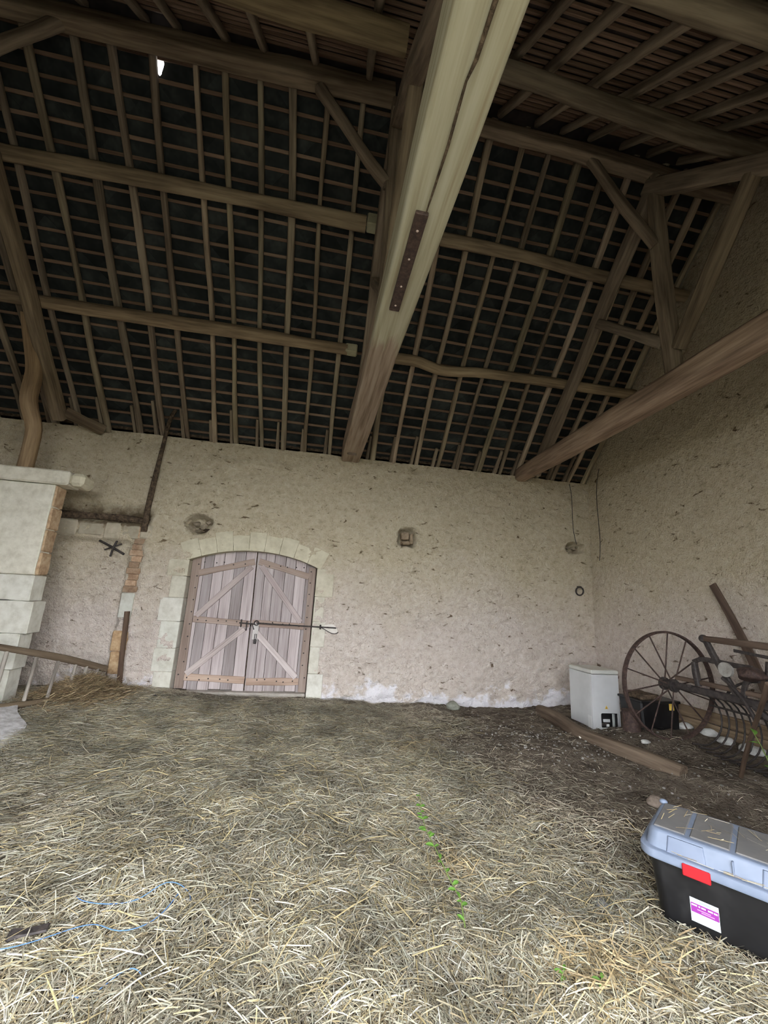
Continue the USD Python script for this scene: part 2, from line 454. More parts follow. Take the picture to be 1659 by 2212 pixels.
def dirt():
    nodes = {
        'pos': ('geometry', {}),
        'n': ('noise_texture', {'scale': 3.0, 'detail': 3.0, 'roughness': 0.7}),
        'n2': ('noise_texture', {'scale': 40.0, 'detail': 3.0, 'roughness': 0.7}),
        'r': ('rgb_ramp', {'ramp': [(0.3, (0.075, 0.062, 0.05)), (0.5, (0.15, 0.125, 0.10)), (0.72, (0.24, 0.205, 0.165))]}),
        'r2': ('rgb_ramp', {'ramp': [(0.36, (0.55, 0.52, 0.5)), (0.5, (1, 1, 1)), (0.66, (1.0, 1.0, 1.0)), (0.72, (1.7, 1.65, 1.6))]}),
        'mul': ('mix_color', {'blend_type': 'multiply', 'fac': 1.0, 'use_clamp': False}),
        'b': ('bump', {'strength': 1.0, 'distance': 0.03}),
        'p': ('principled_bsdf', {'roughness': 0.95, 'specular_ior_level': 0.1}),
    }
    mat('earth_floor', nodes, [('pos.position', 'n.vector'), ('pos.position', 'n2.vector'), ('n.fac', 'r.fac'), ('n2.fac', 'r2.fac'), ('r.color', 'mul.a'), ('r2.color', 'mul.b'),
                               ('mul.result', 'p.base_color'), ('n2.fac', 'b.height'), ('b.normal', 'p.normal')])


dirt()

# ------------------------------------------------------------------ floor
# humps and hollows of the earth floor: (x, y, height)
_ctrl = np.array([(-7, 7, .08), (-4, 7, .10), (-2.9, 6.9, .08), (-1, 7, .05), (.2, 7, .04), (1.5, 7, -.01), (3, 7, -.05), (4.2, 6.9, -.06), (5.2, 6.9, 0.0), (4.3, 5.8, 0.0),
                  (3.6, 6, 0.0), (4.4, 4.7, .16), (5.2, 4.7, .22), (5.2, 5.4, .12), (3.6, 4.4, .07), (4.4, 3.5, .12), (3, 3.4, .04), (2.1, 2.3, .03), (1, 3, .0), (0, 2, .0), (-1, 2.3, .03),
                  (-2.2, 3.5, .04), (-2.9, 5, .10), (-3.0, 6.0, .20), (-2.9, 6.5, .16), (-3.6, 5.6, .12), (0, 5, .02), (1.5, 5, .0), (-1.5, 5, .04), (3, 2, .04), (-4, 3, .05), (0, 0, 0), (-3, 0, 0), (4, 0, 0),
                  (-6, 1, 0), (5.2, 1, 0.05), (-7, 4, .05)])


def ground(x, y):
    x, y = np.asarray(x, float), np.asarray(y, float)
    w = 1.0 / (((x[..., None] - _ctrl[:, 0]) ** 2 + (y[..., None] - _ctrl[:, 1]) ** 2) + 0.06) ** 1.6
    z = (w * _ctrl[:, 2]).sum(-1) / w.sum(-1)
    p = np.stack([x * 1.3, y * 1.3, np.zeros_like(x) + 5], -1)
    q = np.stack([x * 6.0, y * 6.0, np.zeros_like(x) + 9], -1)
    return z + 0.09 * (meshkit.fbm(p, 3, 3) - 0.5) + 0.035 * (meshkit.fbm(q, 2, 8) - 0.5)


def grid(nx, ny):
    i, j = np.meshgrid(np.arange(nx - 1), np.arange(ny - 1), indexing='ij')
    a = i * ny + j
    return np.stack([a, a + ny, a + ny + 1, a + 1], -1).reshape(-1, 4)


def floor():
    xs = np.arange(-7.8, 5.6, 0.045)
    ys = np.arange(-0.6, 7.4, 0.045)
    X, Y = np.meshgrid(xs, ys, indexing='ij')
    Z = ground(X, Y) + 0.03 * (meshkit.fbm(np.stack([X * 17, Y * 17, X * 0], -1), 2, 4) - 0.5)
    V = np.stack([X, Y, Z], -1).reshape(-1, 3)
    p = put('floor', (V, grid(len(xs), len(ys))), 'earth_floor', smooth=True)
    tag(p, 'dark trodden earth floor of the barn under scattered hay', kind='structure')
    v, f = box(-60, 60, -60, -0.5, -0.25, -0.06)
    p = put('ground_yard', (v, f), 'gravel_yard')
    tag(p, 'pale gravel yard outside the open barn front', kind='structure')


floor()

# ------------------------------------------------------------------ walls
AX, AR, AZ = -0.95, 2.585, -0.305       # centre line, radius, centre height of the door arch


def arch(x, r=AR):
    return AZ + np.sqrt(np.maximum(r * r - (np.asarray(x) - AX) ** 2, 0))


def hole_mask(X, Z, cx, cz, rx, rz, seed):
    a = np.arctan2((Z - cz) / rz, (X - cx) / rx)
    rad = np.hypot((X - cx) / rx, (Z - cz) / rz) if seed != 2 else (np.abs((X - cx) / rx) ** 5 + np.abs((Z - cz) / rz) ** 5) ** .2
    nz = 0.35 * (meshkit.fbm(np.stack([np.cos(a) * 2.2, np.sin(a) * 2.2, a * 0 + seed], -1), 3, seed) - 0.5)
    return np.clip((1 + nz - rad) / 0.22, 0, 1)


HOLES = [(-1.93, 2.66, 0.22, 0.15, 1), (1.60, 2.73, 0.16, 0.16, 2), (4.90, 2.79, 0.20, 0.10, 3)]


def wall_back():
    xs = np.arange(-7.8, 5.46, 0.03)
    zs = np.r_[np.arange(-0.4, 4.08, 0.03), 4.10]
    X, Z = np.meshgrid(xs, zs, indexing='ij')
    P = np.stack([X, X * 0, Z], -1)
    d = 0.06 * (meshkit.fbm(P * 1.5, 3, 11) - 0.5) + 0.05 * (meshkit.fbm(P * np.array([6, 1, 9]), 3, 12) - 0.5) + 0.03 * (meshkit.fbm(P * 22, 2, 13) - 0.5)
    pit = meshkit.noise(P * np.array([9, 1, 15]) + 7, 21)
    d = d + 0.03 * np.clip((pit - 0.80) / 0.1, 0, 1)
    foot = meshkit.fbm(P * 6 + 3, 3, 31)                     # render flaking off near the ground
    d = d + 0.025 * np.clip((foot - 0.45 - Z * 0.35) / 0.08, 0, 1) * (Z < 0.7)
    for cx, cz, rx, rz, s in HOLES:
        d = d + 0.24 * hole_mask(X, Z, cx, cz, rx, rz, s)
    # walled-up doorway at the left: a shallow recess under a rotten lintel, its right jamb ragged
    jag = 0.03 * (meshkit.fbm(np.stack([Z * 5, Z * 0, Z * 0 + 2], -1), 3, 41) - 0.5)
    m = np.clip((-2.86 + jag - X) / 0.05, 0, 1) * np.clip((2.30 - Z) / 0.05, 0, 1)
    d = d + 0.11 * m
    m2 = np.clip((-2.66 + 2 * jag - X) / 0.04, 0, 1) * np.clip((X + 2.90) / 0.05, 0, 1) * np.clip((2.56 - Z) / 0.05, 0, 1) * np.clip((Z - 1.50) / 0.05, 0, 1)
    d = d + 0.05 * m2
    m3 = np.clip((-2.66 - X) / 0.04, 0, 1) * np.clip((X + 4.6) / 0.05, 0, 1) * np.clip((2.72 - Z) / 0.04, 0, 1) * np.clip((Z - 2.56) / 0.04, 0, 1)
    d = d + 0.09 * m3
    V = np.stack([X, D + d, Z], -1).reshape(-1, 3)
    q = grid(len(xs), len(zs))
    c = V[q].mean(1)
    opening = (c[:, 0] > -2.0) & (c[:, 0] < 0.10) & (c[:, 2] < arch(c[:, 0]) + 0.03)
    w = put('wall_back', (V, q[~opening]), 'plaster_back', smooth=True)
    tag(w, 'long rendered back wall of tan lime plaster around the plank door', kind='structure')
    core = join(box(-7.8, -2.2, D + .30, D + .55, -.4, 4.1), box(.29, 5.5, D + .30, D + .55, -.4, 4.1), box(-2.2, .29, D + .30, D + .55, 2.6, 4.1))
    put('masonry_core', core, 'rubble_stone', w, tint=(.6, .55, .5))
    # dressed stones of the door surround
    k = 0
    zc = [-0.05, 0.36, 0.70, 1.10, 1.46, 1.80, 2.065]
    for i in range(6):
        wd = (0.25, 0.30, 0.27, 0.33, 0.22, 0.30)[i]
        g = rough_box(-1.97 - wd, -1.965, D - 0.012, D + 0.24, zc[i] + 0.002, zc[i + 1] - 0.002, 0.006, 0.006, seed=50 + i)
        put('quoin_stone', g, 'limestone', w, smooth=35, tint=np.array([[1.04, 1.05, 1.04], [1.02, 1.04, 1.03], [1.0, 1.03, 1.03], [1.02, 1.03, 1.03], [.93, .92, .86], [.90, .87, .77]][i]))
    zc = [-0.05, 0.39, 0.80, 1.20, 1.60, 2.065]
    for i in range(5):
        wd = (0.245, 0.16, 0.22, 0.17, 0.29)[i]
        pr = (0.03, 0.010, 0.008, 0.009, 0.010)[i]
        g = rough_box(0.065, 0.065 + wd, D - pr, D + 0.24, zc[i] + 0.002, zc[i + 1] - 0.002, 0.007, 0.006, seed=60 + i)
        t = np.array([1.06, 1.08, 1.1]) if i == 0 else np.array([[1, 1, 1], [1.0, 1.0, .98], [.98, .97, .94], [.97, .95, .90], [.92, .89, .79]][i])
        put('quoin_stone', g, 'limestone', w, smooth=35, tint=t)
    edges = np.linspace(math.radians(24.5), -math.radians(24.5), 10)
    for i in range(9):
        a0, a1 = edges[i] - 0.0012, edges[i + 1] + 0.0012
        ro = AR + (0.30, 0.26, 0.33, 0.25, 0.31, 0.27, 0.30, 0.25, 0.30)[i]
        arc = [(AX - AR * math.sin(a), AZ + AR * math.cos(a)) for a in np.linspace(a0, a1, 5)]
        out = [(AX - ro * math.sin(a), AZ + ro * math.cos(a)) for a in np.linspace(a1, a0, 5)]
        v, f = prism(arc + out, D - 0.010, D + 0.24)
        put('voussoir', (v, f), 'limestone', w, tint=np.array([.93, .90, .77]) * (1.0 + 0.03 * ((i * 5) % 3)))
    # stones of the walled-up doorway
    x = -4.4
    for i, wd in enumerate((0.42, 0.30, 0.38, 0.25, 0.27, 0.21)):
        g = rough_box(x + 0.006, x + wd - 0.006, D - 0.005 - 0.01 * (i % 2), D + 0.2, 2.30 + 0.02 * (i % 3), 2.565 - 0.025 * ((i + 1) % 2), 0.02, 0.014, seed=70 + i)
        put('stone_block', g, 'limestone', w, smooth=35, tint=np.array([0.80, 0.74, 0.64]) * (0.85 + 0.1 * (i % 2)))
        x += wd
    for i in range(11):
        z = 1.50 + i * 0.094
        xa = -2.875 + 0.02 * ((i * 7) % 3)
        g = rough_box(xa, -2.665 - 0.02 * ((i * 5) % 3), D + 0.005 + 0.012 * ((i * 3) % 3), D + 0.2, z + 0.002, z + 0.092, 0.006, 0.012, seed=80 + i, step=0.06)
        put('brick', g, 'brick_orange', w, smooth=35, tint=np.array([0.95, 1.05, 1.15]) * (0.7 + 0.14 * ((i * 7) % 4)))
    put('quoin_stone', rough_box(-2.87, -2.685, D - 0.012, D + 0.2, 1.115, 1.49, 0.012, 0.006, seed=93), 'limestone', w, smooth=35, tint=(0.90, 0.93, 0.93))
    for i, (za, zb) in enumerate(((0.30, 0.62), (0.63, 0.92))):
        put('quoin_stone', rough_box(-2.87 - 0.02 * i, -2.68, D - 0.008, D + 0.2, za, zb, 0.015, 0.01, seed=95 + i), 'brick_orange', w, smooth=35, tint=(1.05, 1.15, 1.1))
    # loose rubble in the three putlog holes
    n = 0
    for hx, hz, s, fl in ((-1.99, 2.67, .085, .8), (-1.86, 2.63, .07, .9), (-2.05, 2.57, .075, .7), (-1.92, 2.55, .085, .6), (-1.80, 2.70, .05, .8), (-2.10, 2.69, .06, 1), (4.83, 2.80, .05, .8), (4.95, 2.79, .06, .7), (4.88, 2.72, .05, .6), (5.02, 2.83, .035, .8)):
        g = angular((hx, D + 0.135, hz), s, 300 + n, fl)
        put('rubble_stone', g, 'rubble_stone', w, smooth=False, tint=np.array([0.80, 0.70, 0.56]) * (0.55 + 0.15 * (n % 3)))
        n += 1
    for bx in ((1.50, 1.64, 2.68, 2.82), (1.655, 1.71, 2.62, 2.80), (1.52, 1.66, 2.60, 2.665)):
        put('rubble_stone', rough_box(bx[0], bx[1], D + .03, D + .2, bx[2], bx[3], .02, .02, seed=int(bx[0] * 100), step=.05), 'rubble_stone', w, smooth=35, tint=(.62, .50, .38))
    pts = [(0.24, 1.10), (0.30, 1.05), (0.44, 1.02), (0.49, 1.06), (0.47, 1.12), (0.40, 1.17), (0.28, 1.16)]
    v, f = prism(pts, D - 0.022, D + 0.03)
    put('plaster_patch', (v, f), 'limestone', w, tint=(1.15, 1.12, 1.16), label='small white plaster patch at the hook')


wall_back()


def gable(name, x, sign, label, top_extra=0.0):
    ys = np.arange(-0.5, 7.35, 0.05)
    us = np.linspace(0, 1, 150)
    Yg, U = np.meshgrid(ys, us, indexing='ij')
    top = np.minimum(H + K * (D - Yg), H + K * (Yg - Y0)) + 0.145 + top_extra
    Z = -0.4 + U * (top + 0.4)
    P = np.stack([Yg * 0, Yg, Z], -1)
    d = 0.05 * (meshkit.fbm(P * 1.5, 3, 111) - 0.5) + 0.022 * (meshkit.fbm(P * 7, 3, 112) - 0.5) + 0.010 * (meshkit.fbm(P * 20, 2, 113) - 0.5)
    pit = meshkit.noise(P * np.array([1, 9, 13]) + 7, 121)
    d = d + 0.03 * np.clip((pit - 0.82) / 0.1, 0, 1)
    V = np.stack([x + sign * d, Yg, Z], -1).reshape(-1, 3)
    q = grid(len(ys), len(us))
    if sign > 0:
        q = q[:, ::-1]
    tag(put(name, (V, q), 'plaster_side', smooth=True), label, kind='structure')


gable('wall_right', XR, 1, 'tall rendered gable wall at the right behind the hay rake')
gable('wall_left', -7.5, -1, 'rendered gable wall at the far left end')


def wall_front():
    w = thing('wall_front', 'front wall of the barn with its wide open doorway', kind='structure')
    for a, b, z0, z1 in ((-7.6, -2.7, -0.3, 4.1), (2.2, 5.35, -0.3, 4.1), (-2.7, 2.2, 3.92, 4.1)):
        v, f = box(a, b, -0.45, Y0, z0, z1)
        put('masonry', (v, f), 'plaster_side', w)


wall_front()

# ------------------------------------------------------------------ roof
def slope_pt(x, s, off, front=False):
    """Point on a slope: s metres up from the eave, off metres above the rafters' underside."""
    c = 1 / math.hypot(1, K)
    y = (Y0 + s * c) if front else (D - s * c)
    return np.array([x, y, H + s * c * K]) + off * (NF if front else NB)


SL = RY * math.hypot(1, K)     # length of a slope
CEIL = thing('ceiling', 'open roof of rafters and battens under dark slates', kind='structure')


def roof():
    rng = np.random.default_rng(5)
    back = [-7.1, -6.65, -6.2, -5.7, -5.2, -4.72, -4.36, -3.97, -3.56, -3.07, -2.73, -2.31, -1.86, -1.51, -1.09, -0.745, -0.32, 0.09, 0.86, 1.30, 1.70, 2.11, 2.51, 2.94, 3.34, 3.70, 4.14, 4.47, 4.82, 5.16]
    for i, x in enumerate(back):
        a, b = slope_pt(x + rng.uniform(-.02, .02), -0.12, 0.045), slope_pt(x + rng.uniform(-.03, .03), SL, 0.045)
        g = timber([a, b], 0.075 + rng.uniform(-.018, .02), 0.085, 0.022, up=NB, seg=22, wob=0.014, bend=0.032, seed=100 + i)
        pale = rng.uniform(0.75, 1.15) if x < -2.2 else rng.uniform(0.85, 1.8)
        put('rafter', g, 'wood_weathered', CEIL, smooth=True, tint=np.array([1, rng.uniform(.97, 1.06), rng.uniform(.93, 1.03)]) * pale)
        if x < 5.0 and x > -5:
            L = rng.uniform(0.35, 0.62)
            xo = x - 0.085 + rng.uniform(-.01, .01)
            g = timber([slope_pt(xo, -0.1, 0.04), slope_pt(xo + 0.01, L, 0.05)], 0.06, 0.075, 0.012, up=NB, seg=4, wob=0.008, seed=150 + i, taper=0.75)
            put('sprocket', g, 'wood_weathered', CEIL, smooth=True, tint=np.array([1, 1, 1]) * rng.uniform(.6, 1.15))
    front = [-7.1, -6.5, -5.9, -5.3, -4.7, -4.1, -3.5, -2.9, -2.3, -1.94, -1.5, -1.06, -0.5, 0.12, 0.85, 1.33, 1.72, 2.22, 2.60, 2.98, 3.40, 3.80, 4.25, 4.70, 5.12]
    for i, x in enumerate(front):
        a, b = slope_pt(x, -0.12, 0.045, True), slope_pt(x + rng.uniform(-.03, .03), SL, 0.045, True)
        g = timber([a, b], 0.075, 0.085, 0.022, up=NF, seg=16, wob=0.012, bend=0.02, seed=200 + i)
        put('rafter', g, 'wood_weathered', CEIL, smooth=True, tint=np.array([1, 1, 1]) * rng.uniform(.8, 1.2))
    # battens: in lengths that meet over a rafter
    cuts = [-7.4, -3.56, 0.48, 3.34, 5.3]
    for fr in (False, True):
        step = 0.118 if fr else 0.186
        for r in range(int(SL / step)):
            s = 0.02 + (r + 0.5) * step
            off = rng.integers(0, 3)
            c = [cuts[0]] + [cuts[1 + (k)] + 0.0 for k in range(3)] + [cuts[4]]
            if fr:
                c = [-7.4, -1.06, 5.3]
            for k in range(len(c) - 1):
                j = rng.uniform(-.012, .012, 2)
                w = 0.036 if fr else 0.040
                g = timber([slope_pt(c[k], s + j[0], 0.10, fr), slope_pt(c[k + 1], s + j[1], 0.10, fr)], w, 0.024, 0.004, up=(NF if fr else NB), seg=6, wob=0.003, bend=0.006,
                           seed=1000 + r * 9 + k + 500 * fr, nr=2)
                put('batten', g, 'wood_batten', CEIL, smooth=False, tint=np.array([1, 1, 1]) * rng.uniform(.75, 1.2))
    # back slope: diamond slates laid point down, each over the two below it
    h = 0.255
    slates = []
    ov = h * 1.22
    for r in range(-1, int(SL / h) + 2):
        for cidx in range(int(12.8 / (2 * h)) + 1):
            x = -7.4 + cidx * 2 * h + (h if r % 2 else 0)
            slates.append((x, r * h))
    stuff = []

    def slate(x, s, seed):
        rg = np.random.default_rng(seed)
        t = 0.006
        pts = [(0, -ov), (ov, 0), (0, ov), (-ov, 0)]
        top, bot = [], []
        for dx, ds in pts:
            tilt = 0.118 + 0.010 - (ds / ov) * 0.009 + rg.uniform(-.0015, .0015)
            bot.append(slope_pt(x + dx, s + ds, tilt))
            top.append(slope_pt(x + dx, s + ds, tilt + t))
        V = np.array(bot + top)
        Fq = np.array([(0, 3, 2, 1), (4, 5, 6, 7), (0, 1, 5, 4), (1, 2, 6, 5), (2, 3, 7, 6), (3, 0, 4, 7)])
        return V, Fq
    n = 0
    hole = (-2.245, (math.hypot(D - 3.80, 7.37 - H)))
    for i, (x, s) in enumerate(sorted(slates, key=lambda q: (q[0] + 0.3) ** 2 * 0.8 + (q[1] - 1.6) ** 2)):
        if s > SL + 0.30:
            continue
        g = slate(x, s, 5000 + i)
        tn = np.array([1, 1, 1]) * rng.uniform(0.75, 1.35)
        if abs(x - hole[0]) < h * 0.9 and abs(s - hole[1]) < h * 0.95:
            # the broken slates: trimmed to leave a gap the size of a hand
            continue
        if n < 300:
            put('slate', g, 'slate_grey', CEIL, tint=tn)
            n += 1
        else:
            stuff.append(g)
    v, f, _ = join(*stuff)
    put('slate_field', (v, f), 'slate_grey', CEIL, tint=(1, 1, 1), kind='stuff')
    # remains of the broken slates around the gap
    hx, hs = hole
    gw, gl = 0.040, 0.10
    R = 0.55
    from shapely.geometry import Polygon, box as sbox
    rag = [(hx + gw * (1 + .25 * math.sin(3 * a + 1)) * math.cos(a), hs + gl * (1 + .2 * math.sin(2 * a)) * math.sin(a)) for a in np.linspace(0, 2 * PI, 15)[:-1]]
    for sa, sb in ((hs - R, hs), (hs, hs + R)):
        m = trimesh.creation.extrude_polygon(sbox(hx - R, sa, hx + R, sb).difference(Polygon(rag)), .006, engine='earcut')
        V = np.array([slope_pt(a, b, .128 + o) for a, b, o in np.array(m.vertices)])
        put('broken_slate', (V, np.array(m.faces)), 'slate_grey', CEIL, tint=(1, 1, 1))
    # front slope: courses of flat tiles on close battens
    tiles = []
    step = 0.118
    for r in range(-1, int(SL / step) + 2):
        s = r * step
        o0 = 0.113
        for k in range(16):
            xa = -7.4 + k * 0.8 + (0.085 if r % 2 else 0)
            V = np.array([slope_pt(a, b, o, True) for a, b, o in ((xa, s - .13, o0 + .030), (xa + .81, s - .13, o0 + .030), (xa + .81, s + .13, o0), (xa, s + .13, o0),
                                                                  (xa, s - .13, o0 + .044), (xa + .81, s - .13, o0 + .044), (xa + .81, s + .13, o0 + .014), (xa, s + .13, o0 + .014))])
            Fq = np.array([(0, 3, 2, 1), (4, 5, 6, 7), (0, 1, 5, 4), (1, 2, 6, 5), (2, 3, 7, 6), (3, 0, 4, 7)])
            tiles.append((V, Fq))
    v, f, _ = join(*tiles)
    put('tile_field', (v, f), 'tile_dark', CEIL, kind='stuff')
    v, f = box(-7.5, 5.4, Y0 + RY - 0.16, Y0 + RY + 0.16, RZ + 0.10, RZ + 0.24, 0.05)
    put('ridge_tile_row', (v, f), 'tile_dark', CEIL)
    for fr in (False, True):
        g = timber([slope_pt(5.34, -.12, .115, fr), slope_pt(5.34, SL, .115, fr)], .30, .07, .01, up=(NF if fr else NB), seg=4, wob=0, seed=990 + fr)
        put('verge_mortar', g, 'limestone', CEIL, tint=(.5, .48, .45))
    # wall plates close the eaves
    for y in (D + 0.02, Y0 - 0.02):
        s = 1 if y > 3 else -1
        v, f = box(-7.5, 5.4, min(y + s * .05, y + s * .35), max(y + s * .05, y + s * .35), H - 0.02, H + 0.06)
        put('wall_plate', (v, f), 'rot_dark', CEIL)
        y2 = (y + s * .05, y + s * .09)
        v, f = box(-7.5, 5.4, min(y2), max(y2), H - .05, H + .15)
        put('eave_filling', (v, f), 'rot_dark', CEIL)


roof()


# ------------------------------------------------------------------ main timbers
def beam(name, label, cat, pts, w, h, mat='wood_weathered', tint=(1, 1, 1), rad=0.03, seed=0, **kw):
    t = thing(name, label, cat)
    put('timber', timber(pts, w, h, rad, seed=seed, **kw), mat, t, smooth=True, tint=tint)
    return t


def single(name, label, cat, pts, w, h, mat='wood_weathered', tint=(1, 1, 1), rad=0.03, seed=0, group=None, **kw):
    p = put(name, timber(pts, w, h, rad, seed=seed, **kw), mat, smooth=True, tint=tint)
    return tag(p, label, cat, group)


def timbers():
    # main tie beam, lime-washed, with an iron strap and a long shake along its underside
    t = thing('tie_beam', 'massive pale lime-washed tie beam with a rusty iron strap', 'beam')
    put('timber', timber([(0.475, 7.15, 4.19), (0.49, 4, 4.16), (0.50, 2, 4.16), (0.50, -0.35, 4.18)], 0.31, 0.34, 0.035, seg=40, wob=0.010, bend=0.001, seed=1), 'wood_limewashed', t, smooth=True)
    v, f = box(0.422, 0.505, 2.01, 2.90, 3.966, 3.995, 0.004)
    put('iron_strap', (v, f), 'iron_rust', t, label='rusty flat iron strap')
    for y in (2.13, 2.36, 2.62, 2.83):
        m = trimesh.creation.icosphere(2, 0.009)
        put('bolt_head', (np.array(m.vertices) * (1, 1, .5) + (0.463, y, 3.965), np.array(m.faces)), 'rubble_stone', t, smooth=True, tint=(1.2, 1.0, 1.0))
    P = [(0.512, 0.55, 3.985), (0.510, 1.03, 3.983), (0.505, 1.26, 3.983), (0.490, 1.34, 3.984), (0.492, 1.45, 3.984), (0.497, 1.62, 3.984), (0.492, 1.85, 3.984), (0.488, 2.02, 3.985)]
    put('shake', tube(P, [0.013, 0.012, 0.010, 0.006, 0.008, 0.008, 0.007, 0.004], 6), 'rot_dark', t, smooth=True, label='dark split along the grain')
    # second truss by the gable
    single('tie_beam', 'grey brown tie beam running close to the right gable wall', 'beam', [(3.79, 7.15, 4.12), (3.79, 3.6, 4.13), (3.84, -0.35, 4.15)], 0.25, 0.28, rad=0.06, seed=2, seg=24, wob=0.015, bend=0.015, tint=(1.35, 1.2, 1.18))
    ridge_y, dz = D - RY, 0.0
    trusses = ((0.47, 'middle truss above the lime-washed beam', 11), (3.87, 'truss beside the right gable', 21), (-4.02, 'truss at the far left', 31))
    for x, where, s in trusses:
        left = x < -3
        z0 = 4.9 if left else 4.28
        single('king_post', f'square king post of the {where}', 'post', [(x, ridge_y, z0), (x, ridge_y, 7.28)], 0.155, 0.155, up=(0, 1, 0), seed=s, seg=10, bend=0.01, tint=(1.1, 1.08, 1.05))
        o = -0.33
        a = slope_pt(x, 0.25, o)
        b = slope_pt(x, SL - 0.22, o)
        single('principal_rafter', f'back principal rafter of the {where}', 'rafter', [a, b], 0.15, 0.19, up=NB, seed=s + 1, seg=16, wob=0.012, bend=0.02, tint=(0.95, 0.93, 0.95) if not left else (1.0, .95, .85))
        a, b = slope_pt(x, 0.25, o, True), slope_pt(x, SL - 0.22, o, True)
        single('principal_rafter', f'front principal rafter of the {where}', 'rafter', [a, b], 0.15, 0.19, up=NF, seed=s + 2, seg=16, wob=0.012, bend=0.015, tint=(1.0, .98, .98))
        if not left:
            single('strut', f'front strut rising from the king post foot of the {where}', 'strut', [(x, ridge_y - .08, 4.60), (x, 2.42, 5.98)], 0.135, 0.135, up=(1, 0, 0), seed=s + 3, seg=8, tint=(.95, .92, .85))
            single('strut', f'back strut rising from the king post of the {where}', 'strut', [(x, ridge_y + .08, 4.78), (x, 4.72, 5.86)], 0.13, 0.13, up=(1, 0, 0), seed=s + 4, seg=8, tint=(.95, .95, .97))
    # longitudinal braces from king post to ridge
    for x, dx, lab, s in ((0.47, -0.90, 'dark slanted brace from the middle king post up to the left ridge purlin', 41), (3.85, -0.90, 'slanted brace from the right king post up to the ridge purlin', 42), (-4.02, 0.93, 'slanted brace from the far left king post to the ridge', 43)):
        single('brace', lab, 'brace', [(x + 0.06 * np.sign(dx), ridge_y, 6.08), (x + dx, ridge_y, 7.22)], 0.11, 0.11, up=(0, 1, 0), seed=s, seg=8, bend=0.02, tint=(.85, .82, .8))
    # ridge purlins, one per bay
    single('ridge_purlin', 'ridge purlin of the left bay', 'purlin', [(-7.4, ridge_y, 7.24), (-3.1, ridge_y, 7.29), (-1.5, ridge_y, 7.31), (0.42, ridge_y, 7.40)], 0.17, 0.20, seed=51, seg=26, wob=0.018, bend=0.02, tint=(.85, .8, .74))
    single('ridge_purlin', 'ridge purlin of the right bay', 'purlin', [(0.55, ridge_y, 7.33), (1.45, ridge_y, 7.28), (3.77, ridge_y, 7.21), (5.3, ridge_y, 7.2)], 0.15, 0.18, seed=52, seg=20, wob=0.015, bend=0.02, tint=(1.05, 1.0, .98))

    def pur(label, pts, w, h, seed, front=False, tint=(1, 1, 1), **kw):
        P = [slope_pt(x, s, o, front) for x, s, o in pts]
        single('purlin', label, 'purlin', P, w, h, up=(NF if front else NB), seed=seed, rad=0.05, tint=tint, **kw)
    q = math.hypot(1, K)
    pur('lower back purlin of the left bay with a pale sawn end', [(-4.15, 1.31 * q, -.11), (-2.0, 1.31 * q, -.11), (0.20, 1.315 * q, -.11)], 0.17, 0.18, 61, seg=24, wob=.014, bend=.012, tint=(1.25, 1.15, 1.0))
    pur('lower back purlin beyond the far left truss', [(-7.4, 1.31 * q, -.11), (-4.05, 1.31 * q, -.11)], 0.16, 0.17, 62, seg=16, wob=.014, bend=.012, tint=(.95, .9, .8))
    pur('crooked pale lower back purlin of the right bay', [(0.60, 1.27 * q, -.11), (1.25, 1.31 * q, -.11), (1.75, 1.25 * q, -.11), (2.4, 1.29 * q, -.11), (3.9, 1.31 * q, -.11), (5.2, 1.31 * q, -.11)], 0.15, 0.16, 63, seg=30, wob=.012, bend=.01, tint=(1.4, 1.32, 1.15))
    pur('upper back purlin of the left bay', [(-7.4, 2.40 * q, -.11), (-4, 2.42 * q, -.11), (-2.0, 2.435 * q, -.11), (0.26, 2.445 * q, -.11)], 0.18, 0.18, 64, seg=30, wob=.016, bend=.012, tint=(1.05, 1.0, .88))
    pur('split upper back purlin of the right bay', [(0.66, 2.44 * q, -.11), (2.5, 2.45 * q, -.11), (3.8, 2.41 * q, -.11), (5.2, 2.40 * q, -.11)], 0.16, 0.17, 65, seg=22, wob=.014, bend=.012, tint=(1.1, 1.05, .95))
    pur('upper front purlin of the left bay, thick and pale', [(-7.4, 2.12 * q, -.12), (-1.2, 2.14 * q, -.12), (0.36, 2.18 * q, -.12)], 0.175, 0.175, 66, True, seg=26, wob=.016, bend=.015, tint=(1.0, .95, .75))
    pur('upper front purlin of the right bay', [(0.58, 2.18 * q, -.12), (1.2, 2.19 * q, -.12), (3.71, 2.36 * q, -.12), (5.2, 2.44 * q, -.12)], 0.16, 0.16, 67, True, seg=22, wob=.016, bend=.015, tint=(.75, .75, .72))
    pur('lower front purlin of the right bay', [(0.58, 1.18 * q, -.09), (1.9, 1.16 * q, -.09), (5.2, 1.17 * q, -.09)], 0.15, 0.15, 68, True, seg=20, wob=.016, bend=.015, tint=(.85, .85, .8))
    pur('lower front purlin of the left bay', [(-7.4, 1.18 * q, -.09), (0.36, 1.18 * q, -.09)], 0.15, 0.15, 69, True, seg=20, wob=.016, bend=.015)
    # pale packing block where the upper left purlin meets the middle truss
    c = slope_pt(0.33, 2.46 * q, -.14)
    p = put('packing_block', rough_box(c[0] - .06, c[0] + .09, c[1] - .08, c[1] + .08, c[2] - .09, c[2] + .09, .015, .006, 7), 'limestone', smooth=35, tint=(.62, .62, .5))
    tag(p, 'pale packing block at the right end of the upper left purlin', 'block')
    c = slope_pt(0.26, 1.315 * q, -.12)
    p = put('packing_block', rough_box(c[0] - .09, c[0] + .09, c[1] - .07, c[1] + .07, c[2] - .07, c[2] + .07, .015, .006, 8), 'limestone', smooth=35, tint=(.80, .78, .62))
